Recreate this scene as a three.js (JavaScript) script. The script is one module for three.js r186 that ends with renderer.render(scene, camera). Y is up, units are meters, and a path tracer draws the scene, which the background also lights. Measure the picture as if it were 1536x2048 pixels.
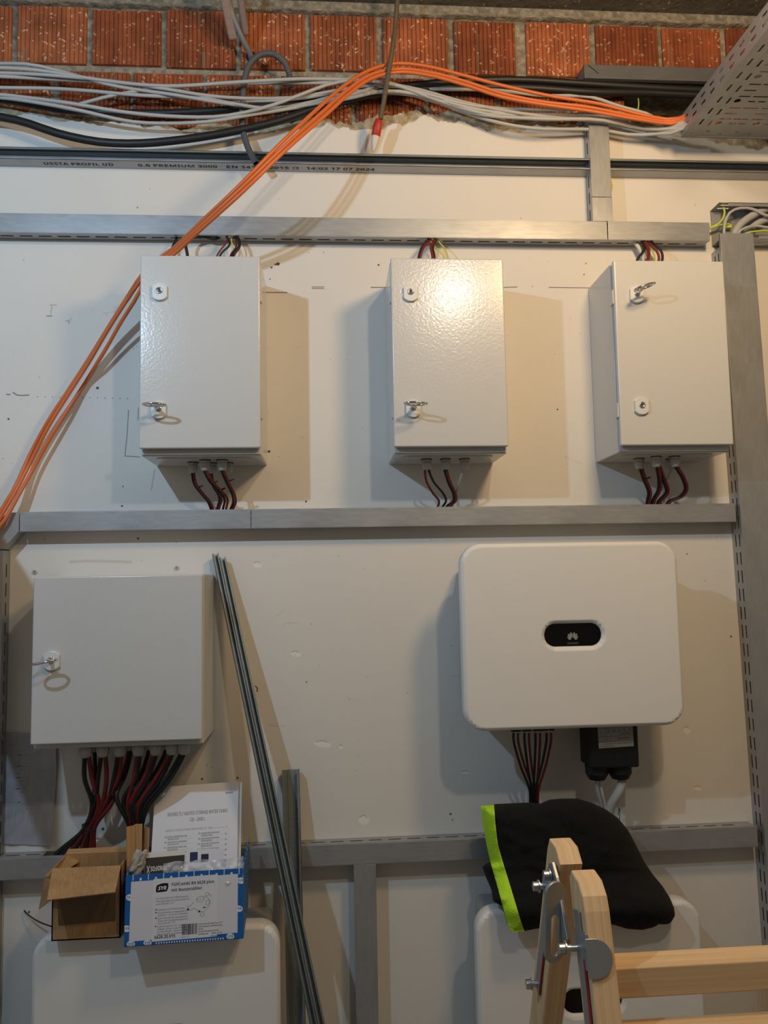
import * as THREE from 'three';
import { RoundedBoxGeometry } from 'three/addons/geometries/RoundedBoxGeometry.js';
import { mergeGeometries, mergeVertices, toCreasedNormals } from 'three/addons/utils/BufferGeometryUtils.js';
import { ImprovedNoise } from 'three/addons/math/ImprovedNoise.js';

// ---------------------------------------------------------------- camera, light, exposure
const scene = new THREE.Scene();
const E = 1.65;                       // eye height above the floor
const CAM_Z = 2.25, FOCAL = 1550;     // distance to the wall (m), focal length for a 1536 x 2048 frame
const camera = new THREE.PerspectiveCamera(2 * Math.atan(1024 / FOCAL) * 180 / Math.PI, 0.75, 0.05, 30);
camera.position.set(0, E, CAM_Z);
camera.rotation.set(0.08489, -0.07074, -0.0186, 'YXZ');
scene.background = new THREE.Color(0x050505);

const renderer = new THREE.WebGLRenderer({ antialias: true });
renderer.toneMapping = THREE.LinearToneMapping;
renderer.toneMappingExposure = 0.41;
renderer.shadowMap.enabled = true;
// three lamps hanging in the room, all outside the frame: x, y, z, colour, candela, radius of the glowing part
const LAMPS = [
  { p: [-0.978, E + 1.119, 1.539], c: [0.52, 0.75, 1.0], i: 9.0, r: 0.022, label: 'cool white bulb on a cord, left of the room' },
  { p: [0.665, E + 1.49, 2.12], c: [1.0, 0.88, 0.70], i: 6.0, r: 0.045, label: 'neutral white bulb on a short cord above the camera' },
  { p: [0.86, E + 1.237, 1.216], c: [1.0, 0.66, 0.32], i: 7.6, r: 0.125, label: 'large warm white globe lamp on a cord at right' },
];

// ---------------------------------------------------------------- helpers
const V3 = (x, y, z) => new THREE.Vector3(x, y, z);
const Y = (v) => E + v;
const viewTurn = new THREE.Euler(0.08489, -0.07074, -0.0186, 'YXZ');
function at(px, py, z) {              // a point of the photograph at its own distance z from the wall
  const d = V3((px - 768) / FOCAL, -(py - 1024) / FOCAL, -1).applyEuler(viewTurn);
  const t = (z - CAM_Z) / d.z;
  return V3(d.x * t, E + d.y * t, z);
}
let seed = 7;
const rnd = () => { seed = (seed * 1664525 + 1013904223) >>> 0; return seed / 4294967296; };
const rr = (a, b) => a + (b - a) * rnd();
const perlin = new ImprovedNoise();
const taken = {};
function numbered(n) { taken[n] = (taken[n] ?? -1) + 1; return taken[n] ? n + '_' + String(taken[n]).padStart(3, '0') : n; }
function tag(o, label, category, group) { o.userData.label = label; o.userData.category = category; if (group) o.userData.group = group; return o; }
function thing(name, label, category, group) { const g = new THREE.Group(); g.name = numbered(name); scene.add(g); return tag(g, label, category, group); }
function part(name, geo, mat, parent) { const m = new THREE.Mesh(geo, mat); m.name = name; parent.add(m); return m; }
function solo(name, geo, mat, label, category, group) { const m = new THREE.Mesh(geo, mat); m.name = numbered(name); scene.add(m); return tag(m, label, category, group); }
function struct(name, geo, mat) { const m = geo ? new THREE.Mesh(geo, mat) : new THREE.Group(); m.name = name; m.userData.kind = 'structure'; scene.add(m); return m; }
const G = (list) => mergeGeometries(list.map((g) => { const n = g.index ? g.toNonIndexed() : g; for (const k of Object.keys(n.attributes)) if (!['position', 'normal', 'uv'].includes(k)) n.deleteAttribute(k); return n; }));
function box(x0, x1, y0, y1, z0, z1) { const g = new THREE.BoxGeometry(x1 - x0, y1 - y0, z1 - z0); g.translate((x0 + x1) / 2, (y0 + y1) / 2, (z0 + z1) / 2); return metreUV(g); }
function rbox(x0, x1, y0, y1, z0, z1, r, s = 2) { const g = new RoundedBoxGeometry(x1 - x0, y1 - y0, z1 - z0, s, r); g.translate((x0 + x1) / 2, (y0 + y1) / 2, (z0 + z1) / 2); return metreUV(g); }
function cyl(r0, r1, h, n = 20) { return new THREE.CylinderGeometry(r0, r1, h, n); }
function metreUV(g) {                 // uv in metres along the two axes of each face
  const p = g.attributes.position, n = g.attributes.normal, uv = new Float32Array(p.count * 2);
  for (let i = 0; i < p.count; i++) {
    const ax = Math.abs(n.getX(i)), ay = Math.abs(n.getY(i)), az = Math.abs(n.getZ(i));
    if (az >= ax && az >= ay) { uv[2 * i] = p.getX(i); uv[2 * i + 1] = p.getY(i); }
    else if (ay >= ax) { uv[2 * i] = p.getX(i); uv[2 * i + 1] = p.getZ(i); }
    else { uv[2 * i] = p.getZ(i); uv[2 * i + 1] = p.getY(i); }
  }
  g.setAttribute('uv', new THREE.BufferAttribute(uv, 2)); return g;
}
function tube(pts, r, seg, rad = 10) {
  const c = new THREE.CatmullRomCurve3(pts, false, 'centripetal');
  return new THREE.TubeGeometry(c, seg ?? Math.max(12, pts.length * 8), r, rad, false);
}
function panel(a, b, c, d, t) {       // a flat sheet of thickness t with the corners a b c d (counter-clockwise from the front), uv 0..1
  const n = b.clone().sub(a).cross(d.clone().sub(a)).normalize().multiplyScalar(-t);
  const q = [a, b, c, d], w = q.map((v) => v.clone().add(n)), pos = [], uv = [];
  const quad = (p, u) => { for (const i of [0, 1, 2, 0, 2, 3]) { pos.push(p[i].x, p[i].y, p[i].z); uv.push(...u[i]); } };
  const U = [[0, 0], [1, 0], [1, 1], [0, 1]];
  quad(q, U); quad([w[1], w[0], w[3], w[2]], [U[1], U[0], U[3], U[2]]);
  for (let i = 0; i < 4; i++) { const j = (i + 1) % 4; quad([q[j], q[i], w[i], w[j]], [U[j], U[i], U[i], U[j]]); }
  const g = new THREE.BufferGeometry();
  g.setAttribute('position', new THREE.Float32BufferAttribute(pos, 3)); g.setAttribute('uv', new THREE.Float32BufferAttribute(uv, 2));
  g.computeVertexNormals(); return g;
}
function roundRect(x0, y0, x1, y1, r, S = THREE.Shape) {
  const s = new S(); s.moveTo(x0 + r, y0); s.lineTo(x1 - r, y0); s.absarc(x1 - r, y0 + r, r, -Math.PI / 2, 0); s.lineTo(x1, y1 - r); s.absarc(x1 - r, y1 - r, r, 0, Math.PI / 2);
  s.lineTo(x0 + r, y1); s.absarc(x0 + r, y1 - r, r, Math.PI / 2, Math.PI); s.lineTo(x0, y0 + r); s.absarc(x0 + r, y0 + r, r, Math.PI, 1.5 * Math.PI); return s;
}
const extrude = (s, depth, o = {}) => new THREE.ExtrudeGeometry(s, { depth, bevelEnabled: false, curveSegments: 8, ...o });
const smooth = (a, b, x) => { const t = Math.min(1, Math.max(0, (x - a) / (b - a))); return t * t * (3 - 2 * t); };

// ---------------------------------------------------------------- textures
function canvas(w, h, draw) {
  const c = document.createElement('canvas'); c.width = w; c.height = h; const g = c.getContext('2d'); draw(g, w, h);
  const t = new THREE.CanvasTexture(c); t.colorSpace = THREE.SRGBColorSpace; t.magFilter = THREE.LinearFilter; t.anisotropy = 8; return t;
}
function hash(x, y, s) { let h = (x * 374761393 + y * 668265263 + s * 1442695041) | 0; h = Math.imul(h ^ (h >>> 13), 1274126177); return ((h ^ (h >>> 16)) >>> 0) / 4294967296; }
function vnoise(u, v, n, m, s) {      // tiling value noise with n x m cells
  const x = u * n, y = v * m, i = Math.floor(x), j = Math.floor(y), f = x - i, g = y - j, a = f * f * (3 - 2 * f), b = g * g * (3 - 2 * g);
  const w = (k, N) => ((k % N) + N) % N, H = (p, q) => hash(w(p, n), w(q, m), s);
  return (H(i, j) * (1 - a) + H(i + 1, j) * a) * (1 - b) + (H(i, j + 1) * (1 - a) + H(i + 1, j + 1) * a) * b;
}
const fbm = (u, v, n, m, s, o = 4) => { let t = 0, a = 0.5, z = 0; for (let k = 0; k < o; k++) { t += a * vnoise(u, v, n << k, m << k, s + k); z += a; a *= 0.5; } return t / z; };
function data(w, h, fn, srgb = true) {
  const d = new Uint8Array(w * h * 4);
  for (let j = 0; j < h; j++) for (let i = 0; i < w; i++) { const c = fn((i + 0.5) / w, (j + 0.5) / h), k = (j * w + i) * 4; d[k] = c[0]; d[k + 1] = c[1]; d[k + 2] = c[2]; d[k + 3] = 255; }
  const t = new THREE.DataTexture(d, w, h); t.magFilter = THREE.LinearFilter; t.minFilter = THREE.LinearFilter; t.wrapS = t.wrapT = THREE.RepeatWrapping; if (srgb) t.colorSpace = THREE.SRGBColorSpace; t.needsUpdate = true; return t;
}
const rep = (t, u, v = u) => { t.repeat.set(u, v); return t; };
const grey = (f) => (u, v) => { const k = Math.max(0, Math.min(255, f(u, v))); return [k, k, k]; };

const zincMap = rep(data(512, 512, (u, v) => { const k = 168 + 14 * (fbm(u, v, 10, 60, 3, 4) - 0.5) + 14 * (fbm(u, v, 4, 6, 9, 3) - 0.5); return [k, k + 2, k + 4]; }), 4);
const zincRough = rep(data(256, 256, grey((u, v) => 120 + 36 * (fbm(u, v, 8, 40, 5, 4) - 0.5) + 44 * (fbm(u, v, 3, 3, 8, 2) - 0.5)), false), 4);
const peelBump = rep(data(512, 512, grey((u, v) => 255 * fbm(u, v, 42, 42, 21, 2)), false), 5);
const wallBump = rep(data(512, 512, grey((u, v) => 255 * (0.6 * fbm(u, v, 10, 10, 2, 5) + 0.4 * fbm(u, v, 90, 90, 4, 2))), false), 2);
const mortarMap = rep(data(512, 512, (u, v) => { const k = fbm(u, v, 24, 24, 31, 4), q = fbm(u, v, 5, 5, 33, 3); const b = 138 + 80 * (k - 0.5) + 40 * (q - 0.5); return [b, b * 0.95, b * 0.84]; }), 3);
const mortarBump = rep(data(512, 512, grey((u, v) => 255 * fbm(u, v, 20, 20, 41, 5)), false), 3);
const woodMap = rep(data(256, 1024, (u, v) => { const w = u + 0.06 * (fbm(u, v, 3, 3, 51, 3) - 0.5); const k = fbm(w, v, 40, 3, 52, 3) * 0.6 + fbm(w, v, 12, 2, 54, 2) * 0.4 - 0.5; return [216 + 56 * k, 182 + 62 * k, 138 + 64 * k]; }), 6, 1.2);
const woodBar = woodMap.clone(); woodBar.rotation = Math.PI / 2; woodBar.needsUpdate = true;
const cardMap = data(512, 512, (u, v) => { const k = fbm(u, v, 60, 8, 61, 3) - 0.5, q = fbm(u, v, 4, 4, 63, 3) - 0.5; return [170 + 26 * k + 24 * q, 132 + 24 * k + 22 * q, 88 + 22 * k + 18 * q]; });
const clothBump = rep(data(256, 256, grey((u, v) => 255 * (0.5 * vnoise(u, v, 128, 128, 71) + 0.5 * fbm(u, v, 10, 10, 73, 4))), false), 1);
const concMap = rep(data(512, 512, (u, v) => { const k = fbm(u, v, 6, 6, 81, 5) - 0.5, s = vnoise(u, v, 120, 120, 84) > 0.93 ? 90 : 0; const b = 84 + 60 * k + s; return [b, b * 0.96, b * 0.86]; }), 1.3);

// the plaster: faint mottling, pencil marks, drill dust and dents where the photograph has them
const WX0 = -1.05, WW = 2.6, WV0 = -1.15;
const wallMap = canvas(2048, 2048, (g, w, h) => {
  const id = g.createImageData(w, h);
  for (let j = 0; j < h; j++) for (let i = 0; i < w; i++) {
    const u = i / w, v = j / h, k = (fbm(u, v, 5, 5, 11, 4) - 0.5) * 10 + (hash(i, j, 5) - 0.5) * 3, o = (j * w + i) * 4;
    id.data[o] = 223 + k; id.data[o + 1] = 219 + k; id.data[o + 2] = 212 + k; id.data[o + 3] = 255;
  }
  g.putImageData(id, 0, 0);
  const c = (px, py) => { const p = at(px, py, 0); return [(p.x - WX0) / WW * w, h - (p.y - E - WV0) / WW * h]; };
  const line = (pts, width, style) => { g.strokeStyle = style; g.lineWidth = width; g.lineCap = 'round'; g.beginPath(); pts.forEach((p, i) => { const q = c(...p); i ? g.lineTo(...q) : g.moveTo(...q); }); g.stroke(); };
  const dot = (px, py, r, style) => { g.fillStyle = style; g.beginPath(); g.arc(...c(px, py), r, 0, 7); g.fill(); };
  const pen = 'rgba(70,66,66,0.8)', soft = 'rgba(110,104,100,0.55)';
  line([[624, 574], [648, 574]], 1.5, pen); line([[624, 577], [648, 577]], 1.5, pen); line([[742, 575], [778, 575]], 1.8, pen); line([[1008, 575], [1034, 574]], 1.8, pen); line([[1098, 575], [1180, 576]], 1.6, pen); line([[522, 585], [574, 585]], 2, pen);
  line([[100, 610], [113, 610]], 1.6, soft); line([[104, 612], [101, 629]], 1.4, soft); line([[93, 632], [104, 632]], 1.6, pen); line([[131, 643], [136, 640], [138, 647], [142, 636]], 1.4, soft);
  line([[13, 789], [20, 789]], 2, pen); line([[26, 785], [34, 790], [44, 791], [58, 790]], 2, pen); for (let x = 75; x < 258; x += 15) dot(x, 792 + x * 0.02, 1.6, soft);
  line([[257, 820], [255, 860], [250, 912], [280, 914]], 1.3, pen); line([[277, 815], [276, 840]], 1.3, pen); line([[309, 940], [303, 980]], 1.4, soft);
  line([[141, 1124], [170, 1122], [230, 1123], [262, 1124]], 6, 'rgba(190,180,165,0.45)');
  for (const [x, y, r] of [[195, 776, 4], [17, 838, 3], [246, 973, 2], [245, 1012, 2], [244, 1012, 2], [275, 415, 2], [556, 528, 5], [551, 529, 3], [543, 535, 3], [540, 558, 2], [757, 530, 3], [538, 903, 4], [1168, 549, 2], [1115, 819, 2.5], [404, 1558, 3], [475, 1556, 3], [1172, 527, 2], [612, 1003, 3], [590, 1310, 3], [613, 1364, 2], [901, 1628, 3], [1100, 1016, 2], [276, 1077, 3], [243, 1012, 2], [206, 1658, 4], [516, 1820, 4], [58, 1824, 3], [905, 1640, 2], [1462, 1273, 3], [1374, 1108, 2]]) dot(x, y, r * 0.75, 'rgba(52,46,44,0.85)');
  line([[511, 1372], [515, 1377], [514, 1383]], 2.2, 'rgba(80,20,16,0.9)');
  for (const [x, y, a, b] of [[645, 1488, 20, 7], [728, 1640, 12, 10], [682, 1494, 5, 4], [592, 1308, 12, 6], [515, 1130, 10, 7], [1374, 1461, 8, 8], [930, 1545, 10, 4], [1395, 1577, 10, 5]]) { const q = c(x, y); g.fillStyle = 'rgba(240,236,228,0.9)'; g.beginPath(); g.ellipse(q[0], q[1], a, b, 0.2, 0, 7); g.fill(); line([[x - a * 0.7, y - b * 0.6], [x, y - b], [x + a * 0.5, y - b * 0.5]], 1.5, 'rgba(130,120,108,0.6)'); }
  for (let k = 0; k < 160; k++) dot(rr(0, 1500), rr(340, 1750), rr(0.6, 1.5), 'rgba(90,84,78,0.5)');
  for (let k = 0; k < 14; k++) { const x = rr(30, 1450), y = rr(360, 1700); line([[x, y], [x + rr(-25, 25), y + rr(-9, 9)], [x + rr(-40, 40), y + rr(-14, 14)]], 1, 'rgba(150,142,132,0.4)'); }
});
wallMap.wrapS = wallMap.wrapT = THREE.RepeatWrapping;
// fired clay with vertical streaks, cement smears and spattered plaster
const BX0 = -1.9, BW = 4.3, BV0 = 1.25, BH = 0.54;
const brickMap = canvas(2048, 512, (g, w, h) => {
  const id = g.createImageData(w, h);
  for (let j = 0; j < h; j++) for (let i = 0; i < w; i++) {
    const u = i / w, v = j / h, k = (fbm(u, v, 220, 5, 91, 3) - 0.5) * 60 + (fbm(u, v, 24, 8, 95, 4) - 0.5) * 54, o = (j * w + i) * 4;
    id.data[o] = 160 + k; id.data[o + 1] = 90 + k * 0.66; id.data[o + 2] = 54 + k * 0.46; id.data[o + 3] = 255;
  }
  g.putImageData(id, 0, 0);
  for (let k = 0; k < 46; k++) { const x = rr(0, w), y = rr(0, h * 0.6), l = rr(60, 190), s = rr(2, 7); g.fillStyle = `rgba(150,142,124,${rr(0.25, 0.6)})`; g.beginPath(); g.moveTo(x, y); g.lineTo(x + s, y); g.lineTo(x + s * 0.7 + rr(-2, 2), y + l); g.lineTo(x + 1, y + l); g.fill(); }
  for (let k = 0; k < 4200; k++) {
    const x = rr(0, w), y = h * Math.pow(rnd(), 0.8), a = rr(0.9, 2.2), s = 2 + 10 * rnd() * rnd(), L = rr(0.8, 2.4);
    g.strokeStyle = `rgba(${rr(215, 240) | 0},${rr(205, 228) | 0},${rr(180, 205) | 0},0.92)`; g.lineWidth = L; g.lineCap = 'round'; g.beginPath(); g.moveTo(x, y); g.quadraticCurveTo(x + Math.cos(a) * s + rr(-3, 3), y + Math.sin(a) * s * 0.6, x + Math.cos(a) * s, y + Math.sin(a) * s); g.stroke();
  }
  for (let k = 0; k < 1500; k++) { const x = rr(0, w), y = h * rr(0.62, 0.95); g.strokeStyle = 'rgba(226,214,190,0.9)'; g.lineWidth = rr(0.8, 2); g.beginPath(); g.moveTo(x, y); g.lineTo(x + rr(-5, 5), y + rr(2, 8)); g.stroke(); }
});
const worldBrickUV = (g, dx = 0, dy = 0) => { const p = g.attributes.position, uv = new Float32Array(p.count * 2); for (let i = 0; i < p.count; i++) { uv[2 * i] = (p.getX(i) + dx - BX0) / BW; uv[2 * i + 1] = (p.getY(i) + dy - E - BV0) / BH; } g.setAttribute('uv', new THREE.BufferAttribute(uv, 2)); return g; };

// ---------------------------------------------------------------- materials
const std = (o) => new THREE.MeshStandardMaterial(o), phy = (o) => new THREE.MeshPhysicalMaterial(o);
const lin = (r, g, b) => new THREE.Color().setRGB(r, g, b);
const M = {
  wall: std({ map: wallMap, roughness: 0.85, bumpMap: wallBump, bumpScale: 0.0008 }),
  plain: std({ color: lin(0.40, 0.385, 0.36), roughness: 0.9 }),
  floor: std({ color: lin(0.26, 0.255, 0.245), roughness: 0.9 }),
  mortar: std({ map: mortarMap, bumpMap: mortarBump, bumpScale: 0.006, roughness: 0.95 }),
  smear: std({ map: mortarMap, color: lin(1.75, 1.65, 1.5), bumpMap: mortarBump, bumpScale: 0.008, roughness: 0.95 }),
  concrete: std({ map: concMap, bumpMap: mortarBump, bumpScale: 0.004, roughness: 0.95 }),
  brick: [0xffffff, 0xe2d6ce, 0xcdbcb4].map((c) => std({ map: brickMap, color: c, roughness: 0.85, bumpMap: mortarBump, bumpScale: 0.002 })),
  zinc: std({ map: zincMap, roughnessMap: zincRough, roughness: 0.9, metalness: 0.55 }),
  stud: std({ map: zincMap, color: lin(0.62, 0.68, 0.68), roughness: 0.55, metalness: 0.7 }),
  box: phy({ color: lin(0.60, 0.60, 0.585), roughness: 0.2, bumpMap: peelBump, bumpScale: 0.00018 }),
  inverter: std({ color: lin(0.78, 0.77, 0.74), roughness: 0.42 }),
  cast: std({ color: lin(0.42, 0.43, 0.44), roughness: 0.6, metalness: 0.3 }),
  glass: phy({ color: lin(0.004, 0.004, 0.005), roughness: 0.12 }),
  gland: std({ color: lin(0.50, 0.50, 0.48), roughness: 0.5 }),
  tagPlastic: std({ color: lin(0.66, 0.67, 0.66), roughness: 0.35 }),
  gap: std({ color: lin(0.02, 0.02, 0.02), roughness: 0.9 }),
  chrome: std({ color: lin(0.78, 0.78, 0.78), roughness: 0.14, metalness: 1 }),
  bolt: std({ color: lin(0.62, 0.65, 0.68), roughness: 0.28, metalness: 1 }),
  steel: std({ color: lin(0.40, 0.43, 0.46), roughness: 0.42, metalness: 0.85 }),
  black: std({ color: lin(0.006, 0.006, 0.0065), roughness: 0.62 }),
  blackCable: std({ color: lin(0.012, 0.012, 0.013), roughness: 0.5 }),
  redCable: std({ color: lin(0.17, 0.014, 0.016), roughness: 0.42 }),
  greyCable: std({ color: lin(0.44, 0.44, 0.43), roughness: 0.5 }),
  pipeGrey: std({ color: lin(0.42, 0.41, 0.39), roughness: 0.5 }),
  orange: std({ color: lin(0.66, 0.155, 0.035), roughness: 0.45 }),
  earth: std({ color: lin(0.55, 0.60, 0.09), roughness: 0.5 }),
  conduit: std({ color: lin(0.10, 0.105, 0.11), roughness: 0.55 }),
  foam: std({ color: lin(0.52, 0.38, 0.32), roughness: 0.95, bumpMap: mortarBump, bumpScale: 0.004 }),
  rod: std({ map: mortarMap, color: lin(0.55, 0.5, 0.42), roughness: 0.8, metalness: 0.3 }),
  redTape: std({ color: lin(0.48, 0.035, 0.02), roughness: 0.5 }),
  whiteTape: std({ color: lin(0.66, 0.62, 0.56), roughness: 0.6 }),
  wood: std({ map: woodMap, roughness: 0.6 }),
  woodBar: std({ map: woodBar, roughness: 0.6 }),
  redEdge: std({ color: lin(0.30, 0.02, 0.03), roughness: 0.5 }),
  card: std({ map: cardMap, roughness: 0.9 }),
  tapeBrown: phy({ color: lin(0.13, 0.075, 0.03), roughness: 0.4, clearcoat: 0.3 }),
  jacket: std({ color: lin(0.002, 0.002, 0.0022), roughness: 1, bumpMap: clothBump, bumpScale: 0.003 }),
  neon: std({ color: lin(0.52, 0.86, 0.015), roughness: 0.6, bumpMap: clothBump, bumpScale: 0.002 }),
  paper: std({ color: lin(0.74, 0.74, 0.75), roughness: 0.8 }),
  plastic: phy({ color: lin(0.9, 0.9, 0.93), roughness: 0.08, transmission: 0.6, thickness: 0, ior: 1.4 }),
  wad: std({ color: lin(0.42, 0.39, 0.33), roughness: 0.6 }),
  sheath: std({ color: lin(0.62, 0.60, 0.55), roughness: 0.6 }),
};

// ---------------------------------------------------------------- room shell
const XL = -1.75, XR = 2.3, ZF = 4.6, CEIL = Y(1.772);
struct('floor', box(XL - 0.2, XR + 0.2, -0.2, 0, -0.25, ZF + 0.2), M.floor);
struct('ceiling', box(XL - 0.2, XR + 0.2, CEIL, CEIL + 0.2, -0.25, ZF + 0.2), M.concrete);
struct('wall_left', box(XL - 0.2, XL, 0, CEIL, -0.25, ZF), M.plain);
struct('wall_right', box(XR, XR + 0.2, 0, CEIL, -0.25, ZF), M.plain);
struct('wall_front', box(XL - 0.2, XR + 0.2, 0, CEIL, ZF, ZF + 0.2), M.plain);
const wall = struct('wall_back');
{ // plaster coat with a broken top edge over the brickwork
  const top = (x) => { const key = [[-1.75, 1.40], [-0.95, 1.385], [-0.75, 1.365], [-0.45, 1.345], [-0.2, 1.35], [0.02, 1.375], [0.12, 1.355], [0.2, 1.38], [0.3, 1.405], [0.45, 1.385], [0.6, 1.375], [0.75, 1.385], [0.86, 1.40], [0.93, 1.39], [0.99, 1.365], [1.08, 1.375], [1.2, 1.36], [1.32, 1.33], [1.5, 1.35], [2.3, 1.37]];
    let i = 0; while (i < key.length - 2 && x > key[i + 1][0]) i++; const [a, b] = [key[i], key[i + 1]], t = (x - a[0]) / (b[0] - a[0]); return a[1] + (b[1] - a[1]) * t; };
  const coat = (lift, amp, z0, z1, bev, sd) => {
    const s = new THREE.Shape(); s.moveTo(XL, 0); s.lineTo(XR, 0);
    for (let k = 0; k <= 540; k++) { const x = XR + (XL - XR) * k / 540; s.lineTo(x, Y(top(x) + lift + amp * (perlin.noise(x * 9, sd, 0.3) + 0.6 * perlin.noise(x * 31, sd, 4.3) + 0.35 * perlin.noise(x * 90, sd, 7.7)))); }
    const g = extrude(s, z1 - z0 - bev, bev ? { bevelEnabled: true, bevelSize: 0.004, bevelThickness: bev, bevelOffset: -0.004, bevelSegments: 2 } : {}); g.translate(0, 0, z0);
    const p = g.attributes.position, uv = g.attributes.uv; for (let i = 0; i < p.count; i++) uv.setXY(i, (p.getX(i) - WX0) / WW, (p.getY(i) - E - WV0) / WW); return g;
  };
  part('plaster', coat(0, 0.022, -0.022, 0, 0.006, 1.1), M.wall, wall);
  const sm = coat(0.03, 0.028, -0.022, -0.008, 0.005, 5.7); metreUV(sm); part('mortar_smear', sm, M.smear, wall);
  const s = new THREE.Shape(); s.moveTo(XL, 0); s.lineTo(XR, 0); s.lineTo(XR, CEIL); s.lineTo(XL, CEIL);
  const h = new THREE.Path(); h.moveTo(0.945, Y(1.405)); h.lineTo(0.945, Y(1.505)); h.lineTo(1.2, Y(1.505)); h.lineTo(1.2, Y(1.405)); s.holes.push(h);
  const back = extrude(s, 0.2); back.translate(0, 0, -0.222);
  part('mortar', metreUV(back), M.mortar, wall); part('cavity_back', box(0.9, 1.25, Y(1.35), Y(1.55), -0.25, -0.221), M.mortar, wall);
  // mortar bead under the slab
  { const b = new THREE.Shape(); b.moveTo(XL, CEIL); for (let k = 0; k <= 300; k++) { const x = XL + (XR - XL) * k / 300; b.lineTo(x, Y(1.741 + 0.006 * perlin.noise(x * 7, 2.2, 0) + 0.004 * perlin.noise(x * 40, 1.2, 0))); } b.lineTo(XR, CEIL); const g = extrude(b, 0.02, { bevelEnabled: true, bevelSize: 0.004, bevelThickness: 0.006, bevelOffset: -0.004, bevelSegments: 2 }); g.translate(0, 0, -0.022); part('mortar_bead', metreUV(g), M.mortar, wall); }
  // ribbed clay blocks
  const brickGeo = (x0, x1, v0, v1) => {
    const w = x1 - x0, n = Math.max(3, Math.round(w / 0.0135)), z = -0.011, s2 = new THREE.Shape(); s2.moveTo(x0, -0.024); s2.lineTo(x0, z - 0.003); s2.lineTo(x0 + 0.003, z);
    for (let k = 0; k < n; k++) { const a = x0 + 0.003 + (w - 0.006) * (k + 0.62) / n, d = (w - 0.006) / n * 0.16; s2.lineTo(a - d, z); s2.lineTo(a, z - 0.0035); s2.lineTo(a + d, z); }
    s2.lineTo(x1 - 0.003, z); s2.lineTo(x1, z - 0.003); s2.lineTo(x1, -0.024);
    const g = extrude(s2, v1 - v0); g.rotateX(-Math.PI / 2);   // (x, y, z) -> (x, z, -y)
    const p = g.attributes.position; for (let i = 0; i < p.count; i++) p.setZ(i, -p.getZ(i));
    g.translate(0, Y(v0), 0); const idx = []; for (let i = 0; i < p.count; i += 3) idx.push(i, i + 2, i + 1); g.setIndex(idx); const q = g.toNonIndexed(); q.computeVertexNormals(); return worldBrickUV(q);
  };
  const row = (bounds, py, v0, v1, left = true, right = true) => {
    const xs = bounds.map(([a, b]) => [at(a, py, -0.011).x, at(b, py, -0.011).x]);
    if (left) for (let x = xs[0][0] - 0.013; x > XL + 0.02; x -= 0.203) xs.unshift([Math.max(XL, x - 0.19), x]);
    if (right) for (let x = xs[xs.length - 1][1] + 0.013; x < XR - 0.02; x += 0.203) xs.push([x, Math.min(XR, x + 0.19)]);
    for (const [a, b] of xs) part('brick', brickGeo(a, b, v0 + rr(-0.003, 0.003), v1 + rr(-0.003, 0.004)), M.brick[Math.floor(rnd() * 3)], wall);
  };
  row([[-110, 22], [34, 172], [184, 321], [333, 470], [481, 609], [620, 752], [766, 895], [908, 1030], [1052, 1178], [1191, 1315], [1324, 1440], [1452, 1580]], 65, 1.556, 1.733);
  row([[-130, 98], [120, 258], [266, 405], [414, 548], [562, 700], [712, 848], [860, 992], [1004, 1130], [1142, 1248]], 185, 1.36, 1.533, true, false);
  row([[1404, 1520], [1532, 1650]], 185, 1.36, 1.533, false, true);
}

// ---------------------------------------------------------------- galvanised ducts and rails
function slotPlate(L, W, rows, x0 = 0, pitch = 0.0535, len = 0.038, wid = 0.0068) {   // plate in the xz plane, y from -0.0012 to 0
  const s = new THREE.Shape(); s.moveTo(0, 0); s.lineTo(L, 0); s.lineTo(L, W); s.lineTo(0, W);
  for (const r of rows) for (let x = x0 + 0.012; x + len < L - 0.006; x += pitch) s.holes.push(roundRect(x, W * r - wid / 2, x + len, W * r + wid / 2, wid / 2 - 0.0002, THREE.Path));
  const g = extrude(s, 0.0012, { curveSegments: 3 }); g.rotateX(Math.PI / 2); return metreUV(g);
}
function duct(name, label, o) {       // along local +x, height +y, depth +z from the wall
  const t = thing(name, label, 'cable duct'), { L, h, d, rows = [0.45], covers = [[0, L]], topGap } = o, mat = o.mat ?? M.zinc;
  part('back_plate', box(0, L, 0, h, 0, 0.0012), mat, t);
  const low = slotPlate(L, d, rows); low.translate(0, 0.0012, 0); part('side_flange', low, mat, t);
  const segs = topGap ? [[0, topGap[0]], [topGap[1], L]] : [[0, L]];
  for (const [a, b] of segs) { const up = slotPlate(b - a, d, rows); up.translate(a, h, 0); part('side_flange', up, mat, t); }
  for (const [a, b, tilt] of covers) {
    const c = G([rbox(a, b, -0.0012, h + 0.0012, d, d + 0.0014, 0.0006, 1), box(a, b, -0.0024, -0.0012, d - 0.007, d + 0.0008), box(a, b, h + 0.0012, h + 0.0024, d - 0.007, d + 0.0008)]);
    if (tilt) { c.translate(-(a + b) / 2, -h / 2, -d); c.rotateX(tilt); c.translate((a + b) / 2, h / 2, d + 0.0012); }
    part('cover', c, o.coverMat ?? mat, t);
  }
  return t;
}
const DZ = 0.05;
const upperDuct = duct('cable_duct', 'long upper galvanised cable duct above the three wall boxes', { L: 1.163 - XL, h: 0.052, d: DZ, covers: [[0, 0.846 - XL - 0.001], [0.846 - XL + 0.001, 1.163 - XL, 0.035]] });
upperDuct.position.set(XL, Y(1.003), 0);
const middleDuct = duct('cable_duct', 'middle galvanised cable duct between the wall boxes and the cabinet row', { L: 1.195 + 0.853, h: 0.05, d: DZ, covers: [[0, 0.632], [0.6335, 1.195 + 0.853]] });
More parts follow.
